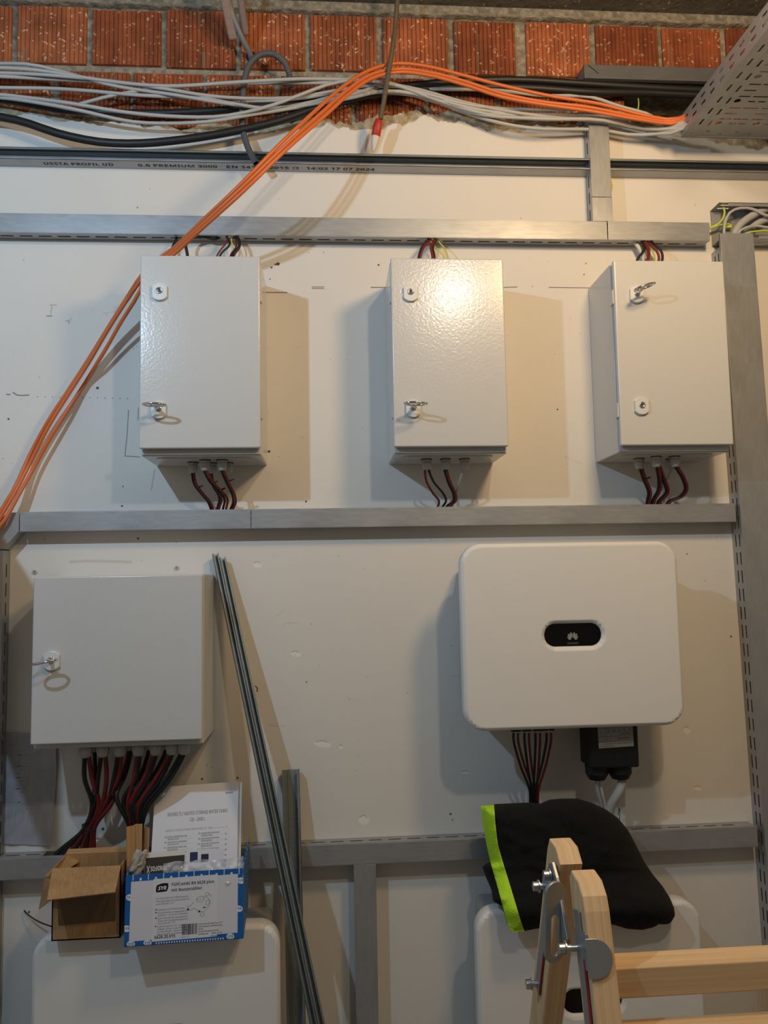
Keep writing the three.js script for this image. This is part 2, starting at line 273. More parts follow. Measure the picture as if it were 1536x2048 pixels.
middleDuct.position.set(-0.853, Y(0.148), 0);
const lowerDuct = duct('cable_duct', 'lower galvanised cable duct running behind the cardboard boxes and the black jacket', { L: 1.205 + 0.895, h: 0.052, d: DZ, topGap: [0.115, 0.50], mat: M.zinc, coverMat: M.zinc });
lowerDuct.position.set(-0.895, Y(-0.779), 0);
const postDuct = duct('cable_duct', 'short vertical cable duct dropping from the lower duct to the floor', { L: E - 0.782, h: 0.056, d: DZ, coverMat: M.zinc });
postDuct.rotation.z = Math.PI / 2; postDuct.position.set(0.113, 0, 0);
const leftDuct = duct('cable_duct', 'vertical cable duct at the left edge, left of the square cabinet', { L: E + 0.095, h: 0.06, d: DZ });
leftDuct.rotation.z = Math.PI / 2; leftDuct.position.set(-0.897, 0, 0);
const upDuct = duct('cable_duct', 'short vertical cable duct standing on the upper duct under the grey cables', { L: 0.36, h: 0.057, d: DZ, covers: [[0, 0.075, -0.02], [0.077, 0.325]] });
upDuct.rotation.z = Math.PI / 2; upDuct.position.set(0.8615, Y(1.0575), 0);
const rightDuct = duct('cable_duct', 'wide vertical cable duct at the right edge with two rows of slots', { L: E + 0.985, h: 0.1, d: 0.062, rows: [0.32, 0.66], covers: [[0, E + 1.022]] });
rightDuct.rotation.z = Math.PI / 2 + 0.0172; rightDuct.position.set(1.337, 0, 0);
{ // mitred corner between the middle duct and the left duct
  const t = thing('duct_elbow', 'mitred galvanised duct corner at the left end of the middle duct', 'cable duct');
  const s = new THREE.Shape([[-0.855, 0.199], [-0.855, 0.147], [-0.897, 0.098], [-0.958, 0.098], [-0.958, 0.125], [-0.885, 0.199]].map(([x, v]) => new THREE.Vector2(x, Y(v))));
  const c = extrude(s, 0.0016); c.translate(0, 0, DZ); part('cover', metreUV(c), M.zinc, t);
  const b = extrude(s, 0.0012); part('back_plate', metreUV(b), M.zinc, t);
  part('side_flange', panel(V3(-0.855, Y(0.148), 0), V3(-0.897, Y(0.099), 0), V3(-0.897, Y(0.099), DZ), V3(-0.855, Y(0.148), DZ), 0.0012), M.zinc, t);
  part('side_flange', panel(V3(-0.885, Y(0.199), 0), V3(-0.958, Y(0.125), 0), V3(-0.958, Y(0.125), DZ), V3(-0.885, Y(0.199), DZ), -0.0012), M.zinc, t);
}
{ // open channel rail with its printed lower flange
  const t = thing('channel_rail', 'thin galvanised wall channel with printed lettering below the hanging cables', 'metal rail');
  const y0 = Y(1.223), h = 0.036, d = 0.045;
  part('web', G([box(XL, XR, y0, y0 + h, 0, 0.001), box(XL, XR, y0 + 0.012, y0 + 0.016, 0, 0.004), box(XL, XR, y0 + 0.022, y0 + 0.025, 0, 0.003)]), M.zinc, t);
  part('flange', G([box(XL, XR, y0, y0 + 0.001, 0, d), box(XL, XR, y0, y0 + 0.005, d - 0.001, d)]), M.zinc, t);
  part('flange', G([box(XL, XR, y0 + h - 0.001, y0 + h, 0, d), box(XL, XR, y0 + h - 0.006, y0 + h, d - 0.001, d), box(XL, XR, y0 + h - 0.003, y0 + h, d - 0.02, d - 0.017)]), M.stud, t);
  const ink = canvas(2048, 64, (g, w, hh) => { g.fillStyle = '#000'; g.fillRect(0, 0, w, hh); g.fillStyle = '#c8c8c8'; g.font = 'bold 44px sans-serif'; g.textBaseline = 'middle'; const put = (s, a, b) => { g.save(); g.translate(a * w, hh / 2); const m = g.measureText(s).width; g.scale((b - a) * w / m, 1); g.fillText(s, 0, 0); g.restore(); };
    put('USSTA PROFIL UD', 0.01, 0.215); put('0.6 PREMIUM 3000', 0.285, 0.52); put('EN 14195:2015', 0.545, 0.735); put('CE', 0.745, 0.765); put('14:02 17 07 2024', 0.785, 0.995); });
  ink.colorSpace = THREE.NoColorSpace;
  const a = at(85, 329, 0).x, b = at(752, 340, 0).x;
  part('printed_text', panel(V3(a, y0 - 0.0003, 0.008), V3(b, y0 - 0.0003, 0.008), V3(b, y0 - 0.0003, 0.036), V3(a, y0 - 0.0003, 0.036), 0.0001), std({ color: lin(0.03, 0.03, 0.03), roughness: 0.6, alphaMap: ink, transparent: true }), t);
  for (const px of [228, 352, 450, 680]) { const s = cyl(0.004, 0.004, 0.003, 12); s.rotateX(Math.PI / 2); s.translate(at(px, 310, 0.02).x, y0 + 0.018, 0.005); part('rivet', s, M.bolt, t); }
}
{ // open tray at the right end of the upper duct
  const t = thing('open_cable_tray', 'open galvanised tray full of grey tubes right of the upper duct', 'cable tray');
  const x0 = 1.195, L = XR - x0, y0 = Y(1.006), h = 0.114, d = 0.057;
  part('back_plate', box(x0, XR, y0, y0 + h, 0, 0.0012), M.zinc, t);
  const lo = slotPlate(L, d, [0.3, 0.7]); lo.translate(x0, y0 + 0.0012, 0); part('side_flange', lo, M.zinc, t);
  const up = slotPlate(L, d, [0.35, 0.72]); up.translate(x0, y0 + h, 0); part('side_flange', up, M.zinc, t);
  part('lip', rbox(x0 + 0.03, XR, y0 + h - 0.011, y0 + h + 0.001, d - 0.0015, d, 0.0006, 1), M.zinc, t);
  part('lip', rbox(x0 + 0.12, XR, y0, y0 + 0.01, d - 0.0015, d, 0.0006, 1), M.zinc, t);
}
{ // steel angle over the thick black cables
  const t = thing('steel_channel', 'grey steel channel on the brick wall above thick black cables', 'steel channel');
  const x0 = 0.795, x1 = XR, y0 = Y(1.512), y1 = Y(1.556);
  part('face', G([rbox(x0, x1, y0, y1, 0.048, 0.051, 0.001, 1), rbox(x0, x1, y0, y0 + 0.004, 0.036, 0.05, 0.001, 1)]), std({ map: zincMap, color: lin(0.42, 0.42, 0.42), roughness: 0.6, metalness: 0.6 }), t);
  part('top_flange', box(x0, x1, y1 - 0.002, y1, -0.011, 0.05), M.stud, t);
  part('end_plate', box(x0, x0 + 0.002, y0, y1, -0.011, 0.05), M.stud, t);
  part('seam', panel(V3(x0 + 0.012, y1 - 0.003, 0.0514), V3(x0 + 0.043, y0 + 0.014, 0.0514), V3(x0 + 0.045, y0 + 0.016, 0.0514), V3(x0 + 0.014, y1 - 0.001, 0.0514), 0.0004), M.gap, t);
}
{ // perforated tray running from the wall over the room
  const t = thing('perforated_cable_tray', 'large perforated cable tray at top right seen from below', 'cable tray');
  const x0 = 1.065, W = 0.3, y0 = Y(1.298), z0 = 0.1, z1 = 2.6;
  const s = new THREE.Shape(); s.moveTo(x0, z0); s.lineTo(x0 + W, z0); s.lineTo(x0 + W, z1); s.lineTo(x0, z1);
  const zs = (x, z, l) => s.holes.push(roundRect(x - 0.0032, z, x + 0.0032, z + l, 0.003, THREE.Path)), xs = (x, z, l) => s.holes.push(roundRect(x, z - 0.0032, x + l, z + 0.0032, 0.003, THREE.Path));
  const hole = (x, z, r) => { const h = new THREE.Path(); h.absarc(x, z, r, 0, 2 * Math.PI); s.holes.push(h); };
  for (const x of [x0 + 0.02, x0 + 0.045, x0 + 0.11, x0 + 0.135, x0 + 0.2]) hole(x, z0 + 0.022, 0.0035);
  for (const [x, z] of [[x0 + 0.06, z0 + 0.035], [x0 + 0.15, z0 + 0.034]]) xs(x, z, 0.012);
  for (let z = z0 + 0.078, k = 0; z < z1 - 0.14; z += 0.104, k++) {
    for (const q of [0, 0.052]) { zs(x0 + 0.024, z + q - 0.012, 0.03); zs(x0 + 0.052, z + q - 0.016, 0.03); zs(x0 + W - 0.024, z + q - 0.012, 0.03); zs(x0 + W - 0.05, z + q - 0.016, 0.03); }
    hole(x0 + 0.077, z, 0.0095); hole(x0 + 0.19, z, 0.0095); xs(x0 + 0.108, z - 0.002, 0.022); xs(x0 + 0.137, z - 0.002, 0.022); xs(x0 + 0.21, z - 0.002, 0.03);
    for (const [q, l] of [[0.02, [0.07, 0.034, 0.11, 0.046, 0.165, 0.04, 0.212, 0.03]], [0.046, [0.07, 0.036, 0.16, 0.036, 0.205, 0.036]], [0.072, [0.07, 0.034, 0.11, 0.046, 0.165, 0.04, 0.212, 0.03]]]) for (let i = 0; i < l.length; i += 2) xs(x0 + l[i], z + q, l[i + 1]);
  }
  const g = extrude(s, 0.0015, { curveSegments: 5 }); g.rotateX(Math.PI / 2); g.translate(0, y0 + 0.0015, 0); part('bottom_plate', metreUV(g), M.zinc, t);
  for (const x of [x0, x0 + W - 0.0015]) { const f = slotPlate(z1 - z0, 0.062, [0.33, 0.7], 0.01, 0.052, 0.028, 0.007); f.rotateX(-Math.PI / 2); f.rotateY(-Math.PI / 2); f.translate(x + 0.0015, y0, z0); part('side_flange', f, M.zinc, t); part('lip', box(x - (x > x0 ? 0.008 : 0), x + (x > x0 ? 0.0015 : 0.0095), y0 + 0.061, y0 + 0.0625, z0, z1), M.zinc, t); }
  part('fold', box(x0 + 0.037, x0 + 0.039, y0 - 0.0012, y0 + 0.0002, z0 + 0.01, z1), M.zinc, t); part('fold', box(x0 + 0.037, x0 + W, y0 - 0.0012, y0 + 0.0002, z0 + 0.006, z0 + 0.009), M.zinc, t);
  for (const [x, z] of [[x0 - 0.012, 1.25], [x0 + W + 0.012, 1.25], [x0 - 0.012, 2.45], [x0 + W + 0.012, 2.45]]) { const h = cyl(0.004, 0.004, CEIL - y0 + 0.03, 10); h.translate(x, (CEIL + y0 - 0.03) / 2, z); part('threaded_rod', h, M.bolt, t); }
  for (const z of [1.25, 2.45]) part('bracket', box(x0 - 0.03, x0 + W + 0.03, y0 - 0.022, y0 - 0.0016, z - 0.02, z + 0.02), M.zinc, t);
}

// ---------------------------------------------------------------- wall boxes, locks, keys
const lockGeo = (() => { const s = new THREE.Shape(), r = 0.0225, w = 0.0178, a = Math.asin(w / r); s.absarc(0, 0, r, Math.PI / 2 - a, Math.PI / 2 + a); s.absarc(0, 0, r, 1.5 * Math.PI - a, 1.5 * Math.PI + a); return extrude(s, 0.006, { bevelEnabled: true, bevelSize: 0.0018, bevelThickness: 0.002, bevelSegments: 2, curveSegments: 10 }); })();
const lockCyl = (() => { const g = new THREE.LatheGeometry([[0.0035, 0], [0.0035, 0.0015], [0.006, 0.003], [0.0085, 0.0025], [0.0092, 0], [0.0092, -0.003]].map((p) => new THREE.Vector2(...p)), 20); g.rotateX(Math.PI / 2); return g; })();
const lockPin = (() => { const g = cyl(0.0036, 0.0036, 0.002, 3); g.rotateX(Math.PI / 2); return g; })();
const glandGeo = (() => { const nut = cyl(0.0145, 0.0145, 0.007, 6); nut.translate(0, -0.0035, 0); const c = new THREE.LatheGeometry([[0.0005, -0.03], [0.0085, -0.03], [0.0115, -0.026], [0.0125, -0.02], [0.0125, -0.007], [0.0005, -0.007]].map((p) => new THREE.Vector2(...p)), 20); const hex = cyl(0.0138, 0.0138, 0.009, 6); hex.translate(0, -0.0145, 0); const ring = cyl(0.0155, 0.0155, 0.0025, 24); ring.translate(0, -0.0008, 0); return { body: G([nut, c, hex]), ring }; })();
function addLock(parent, x, y, z) { const l = part('lock_plate', lockGeo, M.tagPlastic, parent); l.position.set(x, y, z); const c = part('lock_cylinder', lockCyl, M.chrome, l); c.position.set(0, 0.002, 0.0082); const p = part('key_pin', lockPin, M.gap, l); p.position.set(0, 0.002, 0.0085); }
function addGland(parent, x, y, z, s = 1) { const g = part('cable_gland', glandGeo.body, M.gland, parent); g.position.set(x, y, z); g.scale.setScalar(s); const r = part('seal_ring', glandGeo.ring, M.gap, g); r.position.y = 0; }
function enclosure(x0, v0, w, h, d, o) {
  const t = thing('electrical_enclosure', o.label, 'electrical box', o.group); t.position.set(x0, Y(v0), 0);
  part('body', G([rbox(0, w, -0.016, h, 0, d - 0.026, 0.004), box(0.004, w - 0.004, -0.012, h - 0.006, d - 0.03, d - 0.022)]), M.box, t);
  part('gasket', box(0.007, w - 0.007, 0.004, h - 0.008, d - 0.023, d - 0.012), M.gap, t);
  part('door', rbox(0, w, 0, h, d - 0.016, d, 0.0045, 3), M.box, t);
  for (const y of o.clips ?? []) part('hinge_clip', rbox(o.clipX < 0 ? -0.003 : w - 0.004, o.clipX < 0 ? 0.004 : w + 0.003, y - 0.02, y + 0.02, d - 0.03, d - 0.008, 0.0015, 1), M.box, t);
  if (o.plate) { const s = roundRect(0.03, 0.022, w - 0.03, d - 0.055, 0.018); const g = extrude(s, 0.0022); g.rotateX(Math.PI / 2); g.translate(0, -0.0162, 0); part('gland_plate', metreUV(g), M.box, t); for (const x of [0.05, w - 0.05]) { const q = cyl(0.0035, 0.0035, 0.002, 10); q.translate(x, -0.019, 0.1); part('plate_screw', q, M.bolt, t); } }
  for (const [x, y] of o.locks) addLock(t, x - x0, Y(y) - Y(v0), d);
  for (const [x, z] of o.glands) addGland(t, x - x0, o.plate ? -0.0184 : -0.016, z);
  return t;
}
const gx = (px, py, z) => at(px, py, z).x;
enclosure(-0.494, 0.348, 0.316, 0.522, 0.21, { label: 'tall grey wall box at left of three, crossed by orange cables', plate: true, locks: [[-0.442, 0.768], [-0.443, 0.450]], glands: [[gx(386, 928, 0.085), 0.085], [gx(410, 920, 0.125), 0.125], [gx(444, 920, 0.125), 0.125], [gx(424, 932, 0.07), 0.07], [gx(456, 932, 0.07), 0.07]], clipX: 1, clips: [0.1, 0.42] });
enclosure(0.175, 0.348, 0.311, 0.522, 0.21, { label: 'tall grey wall box in the middle of three with lamp glare on its door', plate: true, locks: [[0.228, 0.770], [0.228, 0.451]], glands: [[gx(853, 919, 0.11), 0.11], [gx(891, 919, 0.11), 0.11], [gx(929, 919, 0.11), 0.11]], clipX: -1, clips: [0.1, 0.42] });
enclosure(0.797, 0.348, 0.318, 0.522, 0.21, { label: 'tall grey wall box at right of three, beside the wide vertical duct', plate: true, locks: [[0.858, 0.770], [0.857, 0.456]], glands: [[gx(1278, 920, 0.09), 0.09], [gx(1312, 913, 0.125), 0.125], [gx(1349, 913, 0.125), 0.125], [gx(1342, 925, 0.075), 0.075]], clipX: -1, clips: [0.1, 0.42] });
const cab = enclosure(-0.755, -0.401, 0.425, 0.42, 0.21, { label: 'square grey wall cabinet with many cables below it', plate: false, locks: [[-0.704, -0.193]], glands: [], clipX: 1, clips: [] });
for (const px of [172, 206, 240, 277, 312, 344, 368]) addGland(cab, gx(px, 1478, 0.12) + 0.755, -0.016, 0.12, 1.25);
for (const px of [190, 258, 295, 330]) addGland(cab, gx(px, 1478, 0.07) + 0.755, -0.016, 0.07, 1.1);
function key(x, v, z, tilt, label) {
  const ring = []; for (let k = 0; k <= 40; k++) { const a = k / 40 * 2 * Math.PI; ring.push(V3(0.028 * Math.cos(a), 0, 0.047 + 0.0155 * Math.sin(a))); }
  const bow = new THREE.TubeGeometry(new THREE.CatmullRomCurve3(ring, true), 48, 0.0033, 8, true), sh = cyl(0.0048, 0.0048, 0.03, 14); sh.rotateX(Math.PI / 2); sh.translate(0, 0, 0.014);
  const web = rbox(-0.009, 0.009, -0.0022, 0.0022, 0.024, 0.036, 0.002, 1), col = cyl(0.0068, 0.0068, 0.006, 16); col.rotateX(Math.PI / 2); col.translate(0, 0, 0.004);
  const m = solo('cabinet_key', G([bow, sh, web, col]), M.chrome, label, 'key'); m.position.set(x, Y(v) + 0.002, z + 0.008); m.rotation.z = tilt; return m;
}
key(-0.443, 0.450, 0.21, -0.03, 'chrome key in the lower lock of the left tall wall box');
key(0.228, 0.451, 0.21, -0.02, 'chrome key in the lower lock of the middle tall wall box');
key(0.858, 0.770, 0.21, 0.32, 'chrome key in the upper lock of the right tall wall box');
key(-0.704, -0.193, 0.21, 0.18, 'chrome key in the lock of the square cabinet');
for (const [px, py, l] of [[70, 1143, 'small screw in the wall above the left corner of the square cabinet'], [354, 1135, 'small screw in the wall above the right part of the square cabinet']]) { const t = thing('screw', l, 'screw'), p = at(px, py, 0); t.position.set(p.x, p.y, 0); const a = cyl(0.0065, 0.008, 0.004, 16); a.rotateX(Math.PI / 2); a.translate(0, 0, 0.002); part('plug', a, M.whiteTape, t); const b = cyl(0.0035, 0.004, 0.004, 10); b.rotateX(Math.PI / 2); b.translate(0, 0, 0.0045); part('head', b, M.steel, t); }
{ // the neighbouring cabinet beyond the left edge of the frame: its open door shades the wall beside the square cabinet
  const t = thing('electrical_enclosure', 'grey cabinet with open door beyond the left edge', 'electrical box'); t.position.set(-1.40, Y(-0.06), 0); const w = 0.423, h = 0.40, d = 0.205, th = 0.002;
  part('body', G([box(0, w, 0, h, 0, th), box(0, th, 0, h, 0, d - 0.02), box(w - th, w, 0, h, 0, d - 0.02), box(0, w, 0, th, 0, d - 0.02), box(0, w, h - th, h, 0, d - 0.02)]), M.box, t);
  part('mounting_plate', box(0.03, w - 0.03, 0.03, h - 0.03, 0.012, 0.015), M.zinc, t);
  const g = rbox(0, w, 0, h, 0, 0.016, 0.004); g.translate(0, 0, 0); g.rotateY(-1.22); g.translate(w, 0, d - 0.018); part('door', g, M.box, t);
}

// ---------------------------------------------------------------- inverters
const logoMap = canvas(512, 256, (g, w, h) => {
  g.fillStyle = '#060708'; g.fillRect(0, 0, w, h); g.fillStyle = '#8d9390';
  const cx = 256, cy = 165; for (const s of [-1, 1]) for (const [a, l, r] of [[0.22, 58, 12], [0.68, 56, 11], [1.12, 48, 9], [1.5, 36, 7]]) { g.save(); g.translate(cx + s * 3, cy); g.rotate(s * a); g.beginPath(); g.moveTo(0, -10); g.bezierCurveTo(-r * 1.2, -l * 0.5, -r, -l, 0, -l); g.bezierCurveTo(r, -l, r * 1.2, -l * 0.5, 0, -10); g.fill(); g.restore(); }
  g.fillStyle = '#5d6361'; g.font = 'bold 24px sans-serif'; g.textAlign = 'center'; g.fillText('HUAWEI', cx, 206);
});
function inverter(x0, v1, w, h, label) {
  const t = thing('inverter', label, 'inverter'), b = 0.011, D2 = 0.228; t.position.set(x0, Y(v1) - h, 0);
  const s = roundRect(b, b, w - b, h - b, 0.045), cx = w * 0.503, cy = h * 0.498, pw = 0.082, ph = 0.035;
  s.holes.push(roundRect(cx - pw - b * 0.55, cy - ph - b * 0.55, cx + pw + b * 0.55, cy + ph + b * 0.55, ph + b * 0.5, THREE.Path));
  const c = extrude(s, 0.03, { bevelEnabled: true, bevelSize: b, bevelThickness: b, bevelSegments: 5, curveSegments: 14 }); c.translate(0, 0, D2 - 0.03 - b);
  const cc = toCreasedNormals(c, 0.7), cp = cc.attributes.position, cn = cc.attributes.normal, tri = new THREE.Triangle(), nn = V3(0, 0, 0);
  for (let i = 0; i < cp.count; i += 3) { tri.setFromAttributeAndIndices(cp, i, i + 1, i + 2); tri.getNormal(nn); if (Math.abs(nn.z) > 0.999) for (let k = 0; k < 3; k++) cn.setXYZ(i + k, 0, 0, Math.sign(nn.z)); }
  part('front_cover', cc, M.inverter, t);
  part('housing', rbox(0.03, w - 0.03, 0.028, h - 0.03, 0.03, D2 - 0.045, 0.02, 3), M.cast, t);
  const p = new THREE.ShapeGeometry(roundRect(cx - pw, cy - ph, cx + pw, cy + ph, ph - 0.0005), 14), q = p.attributes.position, uv = p.attributes.uv;
  for (let i = 0; i < q.count; i++) uv.setXY(i, (q.getX(i) - cx) / (2 * pw) + 0.5, (q.getY(i) - cy) / (2 * pw) * 2 + 0.5);
  p.translate(0, 0, D2 - 0.012); part('display', p, phy({ map: logoMap, roughness: 0.1 }), t);
  part('display_back', box(cx - pw - 0.02, cx + pw + 0.02, cy - ph - 0.02, cy + ph + 0.02, D2 - 0.03, D2 - 0.0125), M.gap, t);
  part('wall_bracket', G([box(0.1, w - 0.1, h * 0.55, h * 0.8, 0, 0.032), box(0.14, 0.18, h * 0.2, h * 0.8, 0, 0.032), box(w - 0.18, w - 0.14, h * 0.2, h * 0.8, 0, 0.032)]), M.cast, t);
  return t;
}
const invTop = inverter(0.343, 0.085, 0.588, 0.486, 'white inverter under the middle duct with black cables and connector box below');
inverter(-0.735, -0.853, 0.599, 0.52, 'white inverter at bottom left, under the cardboard and blue boxes');
const invR = inverter(0.358, -0.846, 0.587, 0.468, 'white inverter at bottom right, behind the wooden stepladder');
{ // connectors under the upper inverter
  for (const [px, k] of [[1027, 0], [1037, 1], [1049, 2], [1058, 3], [1071, 4], [1081, 5], [1091, 6], [1103, 7]]) { const p = at(px, 1458, 0.12), g = G([cyl(0.0075, 0.0075, 0.03, 12), (() => { const c = cyl(0.009, 0.009, 0.012, 12); c.translate(0, 0.004, 0); return c; })()]); g.translate(p.x - 0.343, -0.008, 0.12); part('plug', g, M.black, invTop); void k; }
  const a = at(1176, 1500, 0.15).x - 0.343 + 0.006, b = at(1278, 1500, 0.15).x - 0.343, yb = at(1220, 1537, 0.15).y - (Y(0.085) - 0.486);
  const c = part('connector_box', G([rbox(a, b, yb, 0.05, 0.06, 0.15, 0.006), rbox(b - 0.01, b + 0.004, yb + 0.004, 0.05, 0.06, 0.12, 0.002, 1)]), M.black, invTop);
  for (const [px, r] of [[1194, 0.031], [1240, 0.032]]) { const x = at(px, 1552, 0.105).x - 0.343, g = G([(() => { const q = cyl(r, r, 0.022, 24); q.translate(x, yb - 0.011, 0.105); return q; })(), (() => { const q = cyl(r, r * 0.72, 0.016, 24); q.translate(x, yb - 0.03, 0.105); return q; })(), (() => { const q = cyl(r * 1.04, r * 1.04, 0.006, 10); q.translate(x, yb - 0.004, 0.105); return q; })()]); part('connector_nut', g, M.black, c); }
  const st = canvas(512, 360, (g, w, h) => { g.fillStyle = '#9a9a9a'; g.fillRect(0, 0, w, h); g.fillStyle = '#d9d9d9'; g.fillRect(0, 285, w, 75); g.strokeStyle = '#333'; g.lineWidth = 3; for (const y of [100, 160, 210, 285]) { g.beginPath(); g.moveTo(0, y); g.lineTo(w, y); g.stroke(); } g.beginPath(); g.moveTo(120, 0); g.lineTo(120, 285); g.stroke(); g.fillStyle = '#222'; g.font = 'bold 34px sans-serif'; ['L1', 'L2', 'L3', 'N', 'PE'].forEach((s2, i) => g.fillText(s2, 140 + i * 78, 145)); g.font = 'bold 26px sans-serif'; g.fillText('AC OUT', 10, 60); g.fillText('3W+N+PE', 200, 50); g.fillText('Rated 400 V', 330, 195); g.fillText('Terminal block', 280, 250); g.fillText('\u23DA', 50, 200); g.beginPath(); g.moveTo(16, 340); g.lineTo(36, 305); g.lineTo(56, 340); g.closePath(); g.stroke(); g.font = 'bold 22px sans-serif'; g.fillText('DISCONNECT THE POWER BEFORE OPENING', 66, 315); g.fillText('see the manual', 66, 345); });
  const s0 = at(1198, 1497, 0.151), s1 = at(1268, 1492, 0.151), yT = 0.055, dy = s0.y - (Y(0.085) - 0.486);
  part('rating_label', panel(V3(s0.x - 0.343, dy, 0.1506), V3(s1.x - 0.343, dy + 0.003, 0.1506), V3(s1.x - 0.345, dy + 0.075, 0.1506), V3(s0.x - 0.345, dy + 0.072, 0.1506), 0.0003), std({ map: st, roughness: 0.5 }), c); void yT;
}

// ---------------------------------------------------------------- hanging cables
const pts = (list, dz = 0) => list.map(([x, y, z]) => at(x, y, z + dz));
function cable(list, r, mat, label, group, name = 'cable', seg) { return solo(name, tube(list, r, seg), mat, label, 'cable', group); }
{
  const gg = 'grey cables hanging across the top of the wall';
  const order = ['first', 'second', 'fourth', 'fifth', 'sixth', 'seventh', '', 'third'];
  const run = (list, z, k) => {
    const p = list.map(([x, y], i) => at(x, y, z + 0.012 * Math.sin(i * 1.7 + k)));
    if (list[0][0] < 0) p.unshift(V3(XL + 0.007, p[0].y + rr(-0.02, 0.02), 0.05));
    const e = V3(1.085 + 0.012 * (k % 5), Y(1.312 + 0.008 * Math.floor(k / 3)), 0.16); p.push(at(1352, 246 + 2.6 * k, 0.105), e, V3(e.x + 0.006, e.y - 0.002, 0.24), V3(e.x + 0.012, e.y - 0.003, 0.36), V3(e.x + 0.02, e.y, 0.5), V3(e.x + 0.03, e.y, 1.4), V3(e.x + 0.03, e.y, 2.55));
    cable(p, 0.0052, M.greyCable, k === 6 ? 'light grey cable running along the top of the bundle right of the rod' : `light grey cable of the hanging bundle, ${order[k]} from the top at the left edge`, gg, 'grey_cable', 120);
  };
  run([[-20, 127], [60, 129], [130, 145], [230, 172], [350, 190], [440, 205], [520, 216], [560, 218], [640, 205], [700, 190], [768, 172], [830, 180], [900, 206], [1000, 226], [1150, 230], [1240, 236]], 0.055, 0);
  run([[-20, 135], [80, 141], [200, 160], [330, 172], [480, 164], [600, 158], [680, 159], [768, 164], [860, 190], [950, 212], [1080, 220], [1200, 219], [1280, 238]], 0.062, 1);
  run([[-20, 152], [100, 158], [240, 166], [330, 178], [420, 192], [500, 197], [590, 195], [680, 180], [768, 168], [840, 180], [930, 205], [1050, 228], [1180, 236], [1250, 224], [1300, 236]], 0.048, 2);
  run([[-20, 175], [100, 177], [180, 182], [270, 190], [400, 196], [520, 202], [620, 194], [700, 178], [768, 175], [860, 200], [960, 224], [1100, 232], [1230, 226], [1300, 243]], 0.042, 3);
  run([[-20, 188], [60, 196], [150, 208], [240, 223], [330, 232], [440, 233], [530, 215], [600, 190], [660, 168], [720, 160], [790, 170], [880, 202], [980, 230], [1090, 238], [1200, 240], [1290, 258]], 0.072, 4);
  run([[-20, 193], [80, 206], [160, 221], [260, 243], [330, 247], [420, 243], [500, 230], [600, 214], [700, 196], [768, 182], [850, 192], [930, 222], [1000, 234], [1110, 236], [1220, 246], [1300, 262]], 0.065, 5);
  run([[160, 208], [230, 190], [330, 176], [440, 168], [560, 166], [660, 166], [768, 170], [850, 177], [1000, 181], [1080, 191], [1180, 194], [1240, 213], [1300, 230]], 0.035, 6);
  run([[-20, 145], [120, 152], [250, 166], [360, 186], [470, 208], [540, 217], [620, 205], [700, 184], [768, 184], [850, 195], [930, 225], [1000, 246], [1070, 257], [1200, 260], [1265, 270], [1310, 268]], 0.05, 7);
  const bl = 'thick black cable sagging under the grey cables', bg = 'thick black power cables at the top';
  const black = (list, r, l = bl) => { const p = list.map(([x, y, z]) => at(x, y, z)); if (list[0][0] < 0) p.unshift(V3(XL + 0.014, p[0].y + 0.03, 0.03)); p.push(V3(XR - 0.014, p[p.length - 1].y, p[p.length - 1].z)); cable(p, r, M.blackCable, l, bg, 'black_cable', 100); };
  black([[-20, 232, 0.05], [40, 242, 0.055], [120, 268, 0.06], [200, 284, 0.06], [270, 287, 0.06], [350, 281, 0.058], [450, 266, 0.055], [560, 241, 0.05], [640, 214, 0.045], [720, 193, 0.038], [768, 186, 0.03], [850, 178, 0.02], [960, 174, 0.03], [1060, 176, 0.034], [1180, 184, 0.034], [1300, 186, 0.02], [1400, 190, 0.02], [1500, 192, 0.02]], 0.0115, 'thick black cable sagging lowest under the grey cables');
  black([[-20, 197, 0.03], [60, 209, 0.03], [130, 221, 0.03], [220, 225, 0.028], [330, 226, 0.025], [430, 221, 0.024], [520, 213, 0.024], [620, 202, 0.022], [700, 187, 0.02], [768, 176, 0.015], [850, 168, 0.03], [950, 161, 0.03], [1050, 160, 0.03], [1150, 166, 0.03], [1280, 174, 0.03], [1400, 180, 0.03], [1500, 184, 0.03]], 0.0105, 'thick black cable just behind the lowest grey cables');
  black([[760, 190, 0.02], [830, 172, 0.015], [930, 160, 0.014], [1040, 164, 0.014], [1160, 172, 0.014], [1260, 178, 0.014], [1380, 184, 0.014], [1500, 188, 0.014]], 0.0105, 'thick black cable nearest the wall under the steel channel');
  // orange cables
  const o1 = [[1352, 238, 0.105], [1290, 231, 0.09], [1200, 208, 0.085], [1100, 192, 0.085], [1000, 170, 0.085], [920, 149, 0.085], [850, 132, 0.085], [790, 127, 0.088], [740, 140, 0.11], [690, 170, 0.15], [640, 213, 0.2], [560, 288, 0.26], [480, 370, 0.27], [400, 446, 0.21], [350, 494, 0.155], [318, 517, 0.132], [297, 535, 0.125], [279, 556, 0.12], [254, 595, 0.10], [215, 657, 0.07], [176, 720, 0.05], [137, 780, 0.04], [98, 839, 0.035], [59, 911, 0.03], [30, 975, 0.055], [-2, 1030, 0.07]];
